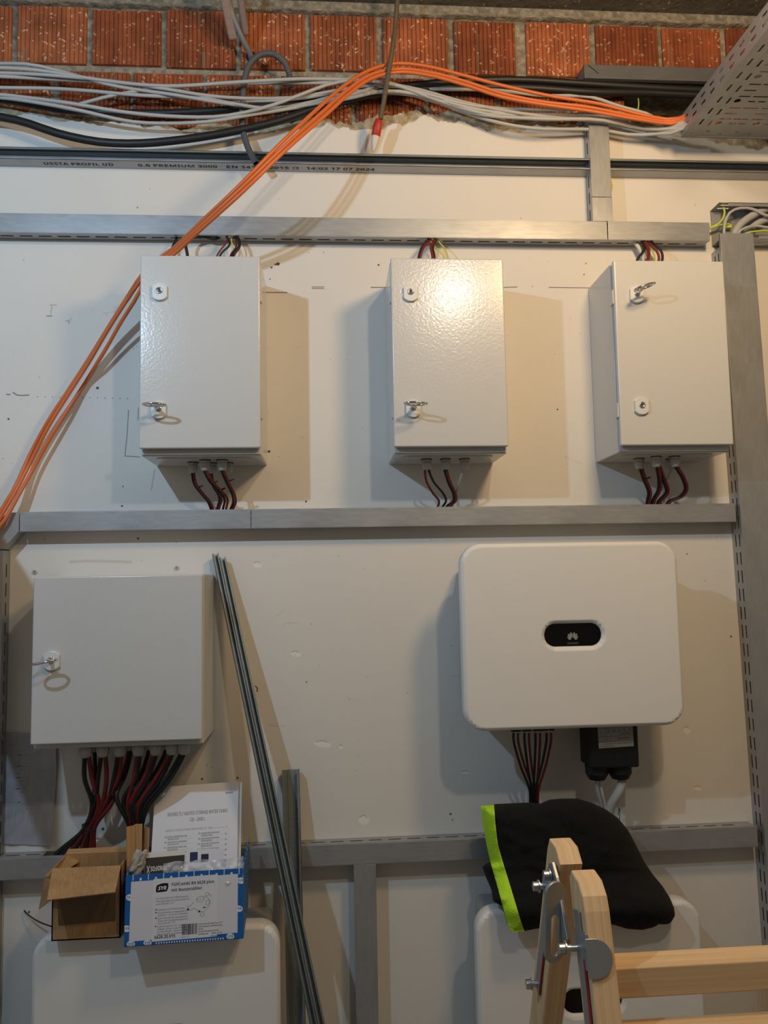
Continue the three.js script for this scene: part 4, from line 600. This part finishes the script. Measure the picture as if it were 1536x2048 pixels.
  part('back_panel', panel(q(BWd, 0, -BD), q(0, 0, -BD), q(0, BHt * 0.7, -BD), q(BWd, BHt * 0.7, -BD), th), mI, blue);
  part('bottom_panel', panel(q(0, 0.002, 0), q(0, 0.002, -BD), q(BWd, 0.002, -BD), q(BWd, 0.002, 0), -th), mI, blue);
}
{ // papers standing in the blue box
  const bookMap = canvas(840, 1188, (g, w, h) => {
    g.fillStyle = '#e6e7ec'; g.fillRect(0, 0, w, h); g.fillStyle = '#33343a'; g.font = '42px sans-serif'; g.textAlign = 'center'; g.fillText('INDIRECTLY HEATED STORAGE WATER TANKS', 436, 262, 600); g.fillText('120 – 2000 L', 436, 318, 160); g.textAlign = 'left'; g.font = 'bold 20px sans-serif'; g.fillText('08/2023', 712, 100);
    g.fillStyle = '#777981'; g.font = '22px sans-serif'; g.fillText('INDIRECTLY HEATED STORAGE WATER TANKS 120 - 2000 L', 128, 392, 470); g.fillRect(600, 388, 110, 2); g.fillText('2', 722, 392);
    const L = ['INSTALLATION INSTRUCTIONS', 'UPUTSTVO ZA UGRADNJU', 'INSTRUKCJA OBSLUGI', 'NAVODILA ZA MONTAZO', 'MANUEL DE CONSTRUCTION', 'MANUAL DE INSTALARE', 'UPUTE ZA MONTAZU'], R = ['INSTRUCTIONS DE MONTAGE', 'MONTAGEANLEITUNG', 'MONTAGE INSTRUCTIES', 'MANUALE DI MONTAGGIO', 'TEHNICKO UPUTSTVO', 'NAVOD K MONTAZI', 'KULLANIM KILAVUZU'];
    for (let k = 0; k < 7; k++) { const y = 444 + k * 44; g.fillStyle = '#6b6d75'; g.font = 'bold 19px sans-serif'; g.fillText(['EN', 'SR', 'PL', 'SL', 'FR', 'RO', 'HR'][k], 122, y); g.fillText(L[k], 152, y, 190); g.fillText(L[k].slice(0, 11), 152, y + 19, 110); g.fillStyle = '#aaacb2'; g.fillRect(270, y + 14, 130, 1.5); g.fillStyle = '#6b6d75'; g.fillText(['FR', 'DE', 'NL', 'IT', 'ME', 'CZ', 'TR'][k], 450, y - 10); g.fillText(R[k], 480, y - 10, 180); g.fillText(R[k].slice(0, 11), 480, y + 9, 110); g.fillStyle = '#aaacb2'; g.fillRect(600, y + 4, 100, 1.5); g.fillStyle = '#6b6d75'; g.fillText(String(14 + k * 8), 712, y + 8); }
  });
  const sheet = (p, c, name, label, mat, printed, t = 0.004) => { const o = thing(name, label, 'booklet'); part('pages', panel(...p, t), mat, o); if (printed) { const n = p[1].clone().sub(p[0]).cross(p[3].clone().sub(p[0])).normalize().multiplyScalar(0.0005); part('printed_cover', panel(...p.map((v) => v.clone().add(n)), 0.0003), printed, o); } return o; };
  const TL = at(310.5, 1574.6, 0.055), TR = at(477, 1563, 0.05), dn = V3(0.008, -0.325, 0.125), BL = TL.clone().add(dn), BR = TR.clone().add(dn);
  sheet([BL, BR, TR, TL], 0, 'instruction_booklet', 'white instruction booklet about water tanks standing in the blue box', M.paper, std({ map: bookMap, roughness: 0.7 }));
  const o = V3(0.008, -0.003, -0.008); sheet([BL.clone().add(o), BR.clone().add(o), TR.clone().add(o), TL.clone().add(o)], 0, 'instruction_booklet', 'plain white booklet just behind the water tank booklet', M.paper, null, 0.005);
  const leaf = canvas(512, 320, (g, w, h) => { g.fillStyle = '#ddd9d2'; g.fillRect(0, 0, w, h); g.fillStyle = '#3a332d'; g.fillRect(0, 36, w - 10, 178); g.save(); g.translate(320, 108); g.rotate(Math.PI); g.fillStyle = '#e8e4dc'; g.font = 'bold 46px sans-serif'; g.fillText('GRUNDFOS', 0, 12, 250); g.restore(); g.strokeStyle = '#e8e4dc'; g.lineWidth = 7; g.beginPath(); g.moveTo(28, 90); g.lineTo(62, 140); g.moveTo(62, 90); g.lineTo(28, 140); g.stroke(); g.fillStyle = '#55504a'; g.fillRect(440, 228, 44, 22); g.fillStyle = '#b8b2aa'; g.fillRect(300, 236, 110, 8); });
  const a = at(291, 1730, 0.265), b = at(371, 1722, 0.258), d3 = V3(0.002, -0.075, 0.02);
  sheet([a.clone().add(d3), b.clone().add(d3), at(371, 1699, 0.252), at(290, 1706, 0.259)], 0, 'leaflet', 'brown and white folded leaflet upside down in the blue box', M.paper, std({ map: leaf, roughness: 0.6 }), 0.002);
  const sac = canvas(256, 200, (g, w, h) => { g.fillStyle = '#d3d4dc'; g.fillRect(0, 0, w, h); g.fillStyle = '#16264f'; g.fillRect(18, 20, 54, 84); g.fillStyle = '#141a33'; g.fillRect(96, 40, 52, 66); });
  sheet([at(374, 1750, 0.275), at(446, 1745, 0.268), at(448, 1696, 0.25), at(375, 1700, 0.255)], 0, 'leaflet', 'white sheet with two dark blue squares in the blue box', M.paper, std({ map: sac, roughness: 0.5 }), 0.001);
  // crumpled clear bag
  const bag = new THREE.PlaneGeometry(0.19, 0.06, 44, 18), bp = bag.attributes.position; for (let i = 0; i < bp.count; i++) { const x = bp.getX(i), y = bp.getY(i); bp.setZ(i, 0.016 * Math.abs(perlin.noise(x * 30, y * 34, 1.3)) + 0.012 * Math.abs(perlin.noise(x * 70, y * 60, 5.1)) + 0.012 * (y / 0.085)); bp.setY(i, y + 0.008 * perlin.noise(x * 22, 0.4, 2.2)); }
  bag.computeVertexNormals(); const bc = at(408, 1748, 0.288); bag.rotateX(-0.35); bag.rotateZ(0.03); bag.translate(bc.x, bc.y, bc.z); solo('plastic_bag', bag, M.plastic, 'crumpled clear plastic bag at the front of the blue box', 'plastic bag');
  // corrugated strips and packing paper
  [[262, 1652, 268, 1748, 0.235, 0.017], [277, 1648, 279, 1750, 0.225, 0.018], [292, 1655, 290, 1742, 0.215, 0.014]].forEach(([x0, y0, x1, y1, z, w], k) => { const p = at(x0, y0, z - 0.02), r = V3(at(x1, y1, z + 0.01).x, shelf + 0.008, z + 0.03); const u = V3(w / 2, 0, 0.006 * (k - 1)); solo('cardboard_strip', panel(r.clone().sub(u), r.clone().add(u), p.clone().add(u), p.clone().sub(u), 0.004), M.card, ['leftmost', 'middle', 'rightmost'][k] + ' upright corrugated cardboard strip at the left end of the blue box', 'cardboard'); });
  const wad = new THREE.IcosahedronGeometry(0.018, 3), wp = wad.attributes.position; for (let i = 0; i < wp.count; i++) { const v = V3(wp.getX(i), wp.getY(i), wp.getZ(i)), n = 1 + 0.9 * perlin.noise(v.x * 70, v.y * 70, v.z * 70) + 0.4 * perlin.noise(v.x * 170, v.y * 170, v.z * 170); v.multiplyScalar(n); wp.setXYZ(i, v.x * 0.8, v.y * 1.6, v.z * 0.6); } wad.rotateZ(-0.5); wad.computeVertexNormals(); const wc = at(276, 1726, 0.268); wad.translate(wc.x, wc.y, wc.z); solo('paper_wad', wad, M.wad, 'crumpled pale packing paper at the left end of the blue box', 'paper');
}
{ // wiring diagram in a clear sleeve on the wall
  const map = canvas(400, 900, (g, w, h) => { g.fillStyle = '#b5b5b8'; g.fillRect(0, 0, w, h); g.strokeStyle = '#5a5a60'; g.fillStyle = '#4c4c52'; g.lineWidth = 2; g.font = '18px sans-serif';
    for (let k = 0; k < 4; k++) { const y = 150 + k * 92; g.strokeRect(90 - k * 3, y, 26, 34); g.beginPath(); g.moveTo(120 - k * 3, y + 28); g.lineTo(200 - k * 6, y + 28); g.lineTo(200 - k * 6, y + 70); g.stroke(); g.fillRect(100 - k * 3, y + 22, 34, 8); g.fillRect(120, y + 52, 20, 4); g.beginPath(); g.arc(110, y - 10, 12, 0, 7); g.stroke(); }
    g.beginPath(); g.moveTo(30, 560); g.lineTo(310, 590); g.stroke(); for (let x = 40; x < 290; x += 9) { g.globalAlpha = rr(0.3, 0.8); g.beginPath(); g.moveTo(x, 570 + x * 0.08); g.lineTo(x - 4, 570 + rr(60, 220)); g.stroke(); } g.globalAlpha = 1; g.strokeRect(70, 60, 24, 34); g.fillRect(300, 300, 10, 8); g.fillRect(110, 555, 22, 9); });
  const t = thing('document_sleeve', 'wrinkled wiring diagram in a clear sleeve on the wall below the square cabinet', 'document');
  const g = new THREE.PlaneGeometry(1, 1, 24, 48), p = g.attributes.position, c00 = at(8, 1686, 0), c10 = at(106, 1690, 0), c01 = at(10, 1466, 0), c11 = at(118, 1466, 0);
  const sh = (off) => { const q = g.clone(), b = q.attributes.position; for (let i = 0; i < p.count; i++) { const u = p.getX(i) + 0.5, v = p.getY(i) + 0.5, l = c00.clone().lerp(c01, v), r = c10.clone().lerp(c11, v), m = l.lerp(r, u); b.setXYZ(i, m.x + 0.003 * perlin.noise(v * 5, u, 0.2) * u, m.y, off + 0.004 + 0.005 * Math.abs(perlin.noise(u * 3, v * 6, 1.7)) + 0.010 * smooth(0.7, 1, u) * (0.5 + 0.5 * Math.sin(v * 9))); } q.computeVertexNormals(); return q; };
  part('diagram', sh(0), std({ map, roughness: 0.7 }), t); part('clear_sleeve', sh(0.0018), phy({ color: lin(0.9, 0.9, 0.92), roughness: 0.22, transmission: 0.9, thickness: 0, ior: 1.4 }), t);
}

// ---------------------------------------------------------------- black jacket over the lower duct and the right inverter
{
  const outline = [[962, 1612], [990, 1608], [1030, 1606], [1056, 1605], [1080, 1607], [1100, 1599], [1125, 1597], [1155, 1597], [1185, 1606], [1212, 1619], [1236, 1636], [1256, 1660], [1272, 1690], [1288, 1722], [1305, 1748], [1325, 1772], [1340, 1796], [1349, 1818], [1350, 1832], [1344, 1842], [1335, 1852], [1321, 1845], [1310, 1854], [1285, 1860], [1255, 1858], [1225, 1849], [1180, 1850], [1120, 1852], [1070, 1858], [1046, 1863], [1024, 1864], [1014, 1846], [1004, 1812], [986, 1803], [983, 1780], [972, 1755], [964, 1733], [982, 1722], [974, 1690], [968, 1655]];
  const cx = 1140, cy = 1735, N = 220;
  const ray = (th) => { let best = 0; for (let i = 0; i < outline.length; i++) { const a = outline[i], b = outline[(i + 1) % outline.length], ax = a[0] - cx, ay = a[1] - cy, bx = b[0] - cx, by = b[1] - cy, dx = Math.cos(th), dy = Math.sin(th), den = dx * (by - ay) - dy * (bx - ax); if (Math.abs(den) < 1e-9) continue; const t = (ax * (by - ay) - ay * (bx - ax)) / den, u = (ax * dy - ay * dx) / den; if (t > 0 && u >= -1e-6 && u <= 1 + 1e-6) best = Math.max(best, t); } return best; };
  const mid = (py) => 0.125 + (0.262 - 0.125) * smooth(1740, 1832, py), back = (py) => 0.062 + (0.232 - 0.062) * smooth(1745, 1815, py);
  const frontZ = (px, py, rho) => { const T = 0.115 - 0.06 * smooth(1740, 1850, py), f = Math.sqrt(Math.max(0, 1 - rho ** 5)); const n = 0.010 * perlin.noise(px / 42, py / 70, 0.6) + 0.011 * (0.5 - Math.abs(perlin.noise(px / 150 + py / 120, py / 45 - px / 110, 3.1))) + 0.006 * perlin.noise(px / 18, py / 22, 9.2); return mid(py) + f * (T + n); };
  const pos = [], idx = [], rings = 26, th = [...Array(N).keys()].map((k) => k / N * 2 * Math.PI), R = th.map(ray);
  const vert = (k, rho, side) => { const px = cx + Math.cos(th[k]) * R[k] * rho, py = cy + Math.sin(th[k]) * R[k] * rho; const z = side > 0 ? frontZ(px, py, rho) : back(py) + (mid(py) - back(py)) * rho ** 6; const p = at(px, py, z); pos.push(p.x, p.y, p.z); };
  for (let i = 0; i <= rings; i++) for (let k = 0; k < N; k++) vert(k, Math.max(0.02, 1 - (1 - i / rings) ** 1.6), 1);
  for (let i = rings - 1; i >= 0; i--) for (let k = 0; k < N; k++) vert(k, Math.max(0.02, 1 - (1 - i / rings) ** 1.6), -1);
  for (let i = 0; i < 2 * rings; i++) for (let k = 0; k < N; k++) { const a = i * N + k, b = i * N + (k + 1) % N; idx.push(a, a + N, b, b, a + N, b + N); }
  const tot = pos.length / 3, c0 = at(cx, cy, frontZ(cx, cy, 0)), c1 = at(cx, cy, back(cy)); pos.push(c0.x, c0.y, c0.z, c1.x, c1.y, c1.z); for (let k = 0; k < N; k++) { idx.push(tot, k, (k + 1) % N); const l = 2 * rings * N; idx.push(tot + 1, l + (k + 1) % N, l + k); }
  const g = new THREE.BufferGeometry(); g.setAttribute('position', new THREE.Float32BufferAttribute(pos, 3)); const uv = []; for (let i = 0; i < pos.length; i += 3) uv.push(pos[i] * 4, pos[i + 1] * 4); g.setAttribute('uv', new THREE.Float32BufferAttribute(uv, 2));
  // pixel y runs down, so the winding above faces the room when reversed
  for (let i = 0; i < idx.length; i += 3) [idx[i + 1], idx[i + 2]] = [idx[i + 2], idx[i + 1]];
  g.setIndex(idx); g.computeVertexNormals();
  const t = thing('jacket', 'folded black jacket with a neon yellow stripe draped over the lower duct', 'jacket'); part('cloth', g, M.jacket, t);
  const La = [[961, 1612], [966, 1650], [973, 1690], [981, 1725], [991, 1760], [1001, 1796], [1010, 1830], [1018, 1855], [1023, 1865]], Ra = [[988, 1609], [991, 1650], [996, 1690], [1006, 1725], [1017, 1760], [1028, 1796], [1038, 1830], [1046, 1855], [1050, 1863]];
  const lerp = (A, t2) => { const f = t2 * (A.length - 1), i = Math.min(A.length - 2, Math.floor(f)), r = f - i; return [A[i][0] + (A[i + 1][0] - A[i][0]) * r, A[i][1] + (A[i + 1][1] - A[i][1]) * r]; };
  const sp = [], si = [], su = [], m = 60, n = 8;
  for (const side of [0.006, 0.002]) for (let i = 0; i <= m; i++) for (let j = 0; j <= n; j++) { const a = lerp(La, i / m), b = lerp(Ra, i / m), px = a[0] + (b[0] - a[0]) * j / n, py = a[1] + (b[1] - a[1]) * j / n, rho = Math.min(1, Math.hypot(px - cx, py - cy) / ray(Math.atan2(py - cy, px - cx))); const p = at(px, py, Math.max(mid(py) + 0.02, frontZ(px, py, rho)) + side + 0.0015 * perlin.noise(px / 9, py / 7, 2)); sp.push(p.x, p.y, p.z); su.push(p.x * 4, p.y * 4); }
  const o2 = (m + 1) * (n + 1); for (let i = 0; i < m; i++) for (let j = 0; j < n; j++) { const a = i * (n + 1) + j; si.push(a, a + n + 1, a + 1, a + 1, a + n + 1, a + n + 2); si.push(o2 + a, o2 + a + 1, o2 + a + n + 1, o2 + a + 1, o2 + a + n + 2, o2 + a + n + 1); }
  for (let i = 0; i < m; i++) { const a = i * (n + 1), b = a + n; si.push(a, o2 + a, a + n + 1, a + n + 1, o2 + a, o2 + a + n + 1, b, b + n + 1, o2 + b, b + n + 1, o2 + b + n + 1, o2 + b); }
  const sg = new THREE.BufferGeometry(); sg.setAttribute('position', new THREE.Float32BufferAttribute(sp, 3)); sg.setAttribute('uv', new THREE.Float32BufferAttribute(su, 2)); sg.setIndex(si); sg.computeVertexNormals(); part('neon_stripe', sg, M.neon, t);
}

// ---------------------------------------------------------------- wooden stepladder
{
  const t = thing('stepladder', 'wooden stepladder with steel hinge in the foreground at lower right', 'ladder');
  const xa = 0.393, sw = 0.041, span = 0.47, dep = 0.072;
  const side = (pts2, w) => { const g = extrude(new THREE.Shape(pts2.map(([z, v]) => new THREE.Vector2(-z, Y(v)))), w - 0.006, { bevelEnabled: true, bevelSize: 0.003, bevelThickness: 0.003, bevelOffset: -0.003, bevelSegments: 2 }); g.translate(0, 0, 0.003); g.rotateY(Math.PI / 2); return g; };   // shape x = -z, extruded along +x
  const vf = -E + 0.001, zF = (v) => 1.0 + 0.252 * (-0.51 - v), zR = (v) => 0.874 - 0.457 * (-0.508 - v);
  const frontPts = [[zF(vf), vf], [zF(-0.53), -0.53], [zF(-0.51) - 0.004, -0.51], [0.975, -0.494], [0.94, -0.490], [0.928, -0.505], [zF(-0.56) - dep, -0.56], [zF(vf) - dep, vf]];
  const rearPts = [[zR(vf), vf], [zR(-0.53), -0.53], [zR(-0.50), -0.503], [0.852, -0.482], [0.812, -0.480], [0.797, -0.50], [zR(-0.57) - dep - 0.008, -0.57], [zR(vf) - dep - 0.008, vf]];
  for (const x of [xa, xa + span]) { const a = side(frontPts, sw); a.translate(x, 0, 0); part('front_stile', metreUV(a), M.wood, t); const b = side(rearPts, sw); b.translate(x, 0, 0); part('rear_stile', metreUV(b), M.wood, t); }
  for (const v of [-0.643, -0.728, -0.995, -1.265]) { const z = v === -0.643 ? 1.0 : v === -0.728 ? 1.035 : zF(v) - 0.012; part('rung', rbox(xa + sw - 0.004, xa + span + 0.004, Y(v - 0.024), Y(v + 0.024), z - 0.05, z, 0.004), M.woodBar, t); }
  for (const v of [-1.158, -1.428]) part('rung', rbox(xa + sw - 0.004, xa + span + 0.004, Y(v - 0.024), Y(v + 0.024), zR(v) - 0.055, zR(v) - 0.005, 0.004), M.woodBar, t);
  for (const [x, s] of [[xa, -1], [xa + span + sw, 1]]) {
    const f = (a, b, w, th, n, m, parent = t) => { const A = V3(0, Y(a[1]), a[0]), B = V3(0, Y(b[1]), b[0]), L = A.distanceTo(B), g = rbox(-th / 2, th / 2, 0, L, -w / 2, w / 2, th * 0.4, 1); g.applyQuaternion(new THREE.Quaternion().setFromUnitVectors(V3(0, 1, 0), B.clone().sub(A).normalize())); g.translate(x + s * (th / 2 + 0.0005), A.y, A.z); return part(n, g, m, parent); };
    const zc = (v) => zF(v) - dep / 2, zk = (v) => zR(v) - dep / 2 - 0.004;
    const fs = f([zc(-0.75) + 0.002, -0.75], [zc(-0.54), -0.54], 0.03, 0.004, 'hinge_strap', M.steel), rs = f([zk(-0.80), -0.80], [zk(-0.55), -0.55], 0.028, 0.004, 'hinge_strap', M.steel);
    f([zc(-0.75) + 0.018, -0.752], [zc(-0.60) + 0.018, -0.60], 0.003, 0.0046, 'red_edging', M.redEdge, fs); f([zk(-0.80) + 0.0155, -0.80], [zk(-0.62) + 0.0155, -0.62], 0.003, 0.0046, 'red_edging', M.redEdge, rs);
    // pivot plate joining the two straps
    const pl = extrude(new THREE.Shape([[0.845, -0.512], [0.862, -0.505], [0.885, -0.522], [0.938, -0.60], [0.93, -0.615], [0.905, -0.61], [0.868, -0.568], [0.805, -0.585], [0.79, -0.57], [0.80, -0.545], [0.83, -0.53]].map(([z, v]) => new THREE.Vector2(-z, Y(v)))), 0.004, { bevelEnabled: true, bevelSize: 0.001, bevelThickness: 0.001, bevelSegments: 1 }); pl.rotateY(Math.PI / 2); pl.translate(s < 0 ? x - 0.0095 : x + 0.005, 0, 0); part('pivot_plate', pl, M.steel, t);
    // locking hook: a long flat link with a slot
    const hk = roundRect(-0.019, -0.118, 0.019, 0.012, 0.0185); hk.holes.push(roundRect(-0.0085, -0.108, 0.0085, -0.04, 0.0083, THREE.Path)); const hg = extrude(hk, 0.004, { bevelEnabled: true, bevelSize: 0.001, bevelThickness: 0.001, bevelSegments: 1 }); hg.rotateY(-s * 0.35); hg.rotateZ(-0.05); hg.translate(x + s * 0.020, Y(-0.532), 0.905); part('locking_hook', hg, M.steel, t);
    // clamp that wraps the front of the stile
    const cs = new THREE.Shape(); cs.moveTo(0, -0.027); cs.lineTo(0.012, -0.027); cs.absarc(0.012, 0, 0.027, -Math.PI / 2, Math.PI / 2); cs.lineTo(0, 0.027); const cg = extrude(cs, 0.002, { bevelEnabled: true, bevelSize: 0.0006, bevelThickness: 0.0006, bevelSegments: 1 });
    if (s > 0) { cg.rotateY(Math.PI); } cg.rotateX(-0.24); cg.translate(s < 0 ? x - 0.004 : x + 0.004, Y(-0.592), zF(-0.592) + 0.002); const cp = part('clamp_plate', cg, M.steel, t);
    f([zF(-0.618) - 0.028, -0.618], [zF(-0.566) - 0.028, -0.566], 0.058, 0.003, 'clamp_side', M.steel, cp);
    for (const [z, v, l] of [[0.858, -0.527, 0.018], [0.812, -0.563, 0.026], [zk(-0.785), -0.785, 0.02], [zc(-0.594) - 0.004, -0.594, 0.03]]) { const h = cyl(0.0085, 0.0085, 0.009, 6), sh = cyl(0.0055, 0.0055, l, 12), wsh = cyl(0.011, 0.011, 0.0018, 18); h.translate(0, l / 2 + 0.002, 0); wsh.translate(0, l / 2 - 0.004, 0); const g = G([h, sh, wsh]); g.rotateZ(s < 0 ? Math.PI / 2 : -Math.PI / 2); g.translate(x + s * (l / 2), Y(v), z); part('bolt', g, M.bolt, t); }
  }
}

// ---------------------------------------------------------------- lamps outside the frame
for (const l of LAMPS) {
  const t = thing('pendant_lamp', l.label, 'lamp'), [x, y, z] = l.p; t.position.set(x, y, z);
  const c = lin(...l.c), g = new THREE.SphereGeometry(l.r, 24, 16);
  part('bulb', g, std({ color: 0xffffff, emissive: c, emissiveIntensity: 1.2, roughness: 0.5 }), t);
  const so = cyl(0.018, 0.022, 0.05, 18); so.translate(0, l.r + 0.022, 0); part('socket', so, M.black, t);
  const L = CEIL - y - l.r - 0.045, co = cyl(0.003, 0.003, L, 8); co.translate(0, l.r + 0.045 + L / 2, 0); part('cord', co, M.black, t);
  const light = new THREE.PointLight(c, l.i, 0, 2); light.castShadow = true; light.shadow.radius = l.r / 0.02; light.shadow.mapSize.set(1024, 1024); light.name = 'lamp_light'; t.add(light);
}

scene.traverse((o) => { if (o.isMesh) { o.castShadow = true; o.receiveShadow = true; } });
renderer.render(scene, camera);
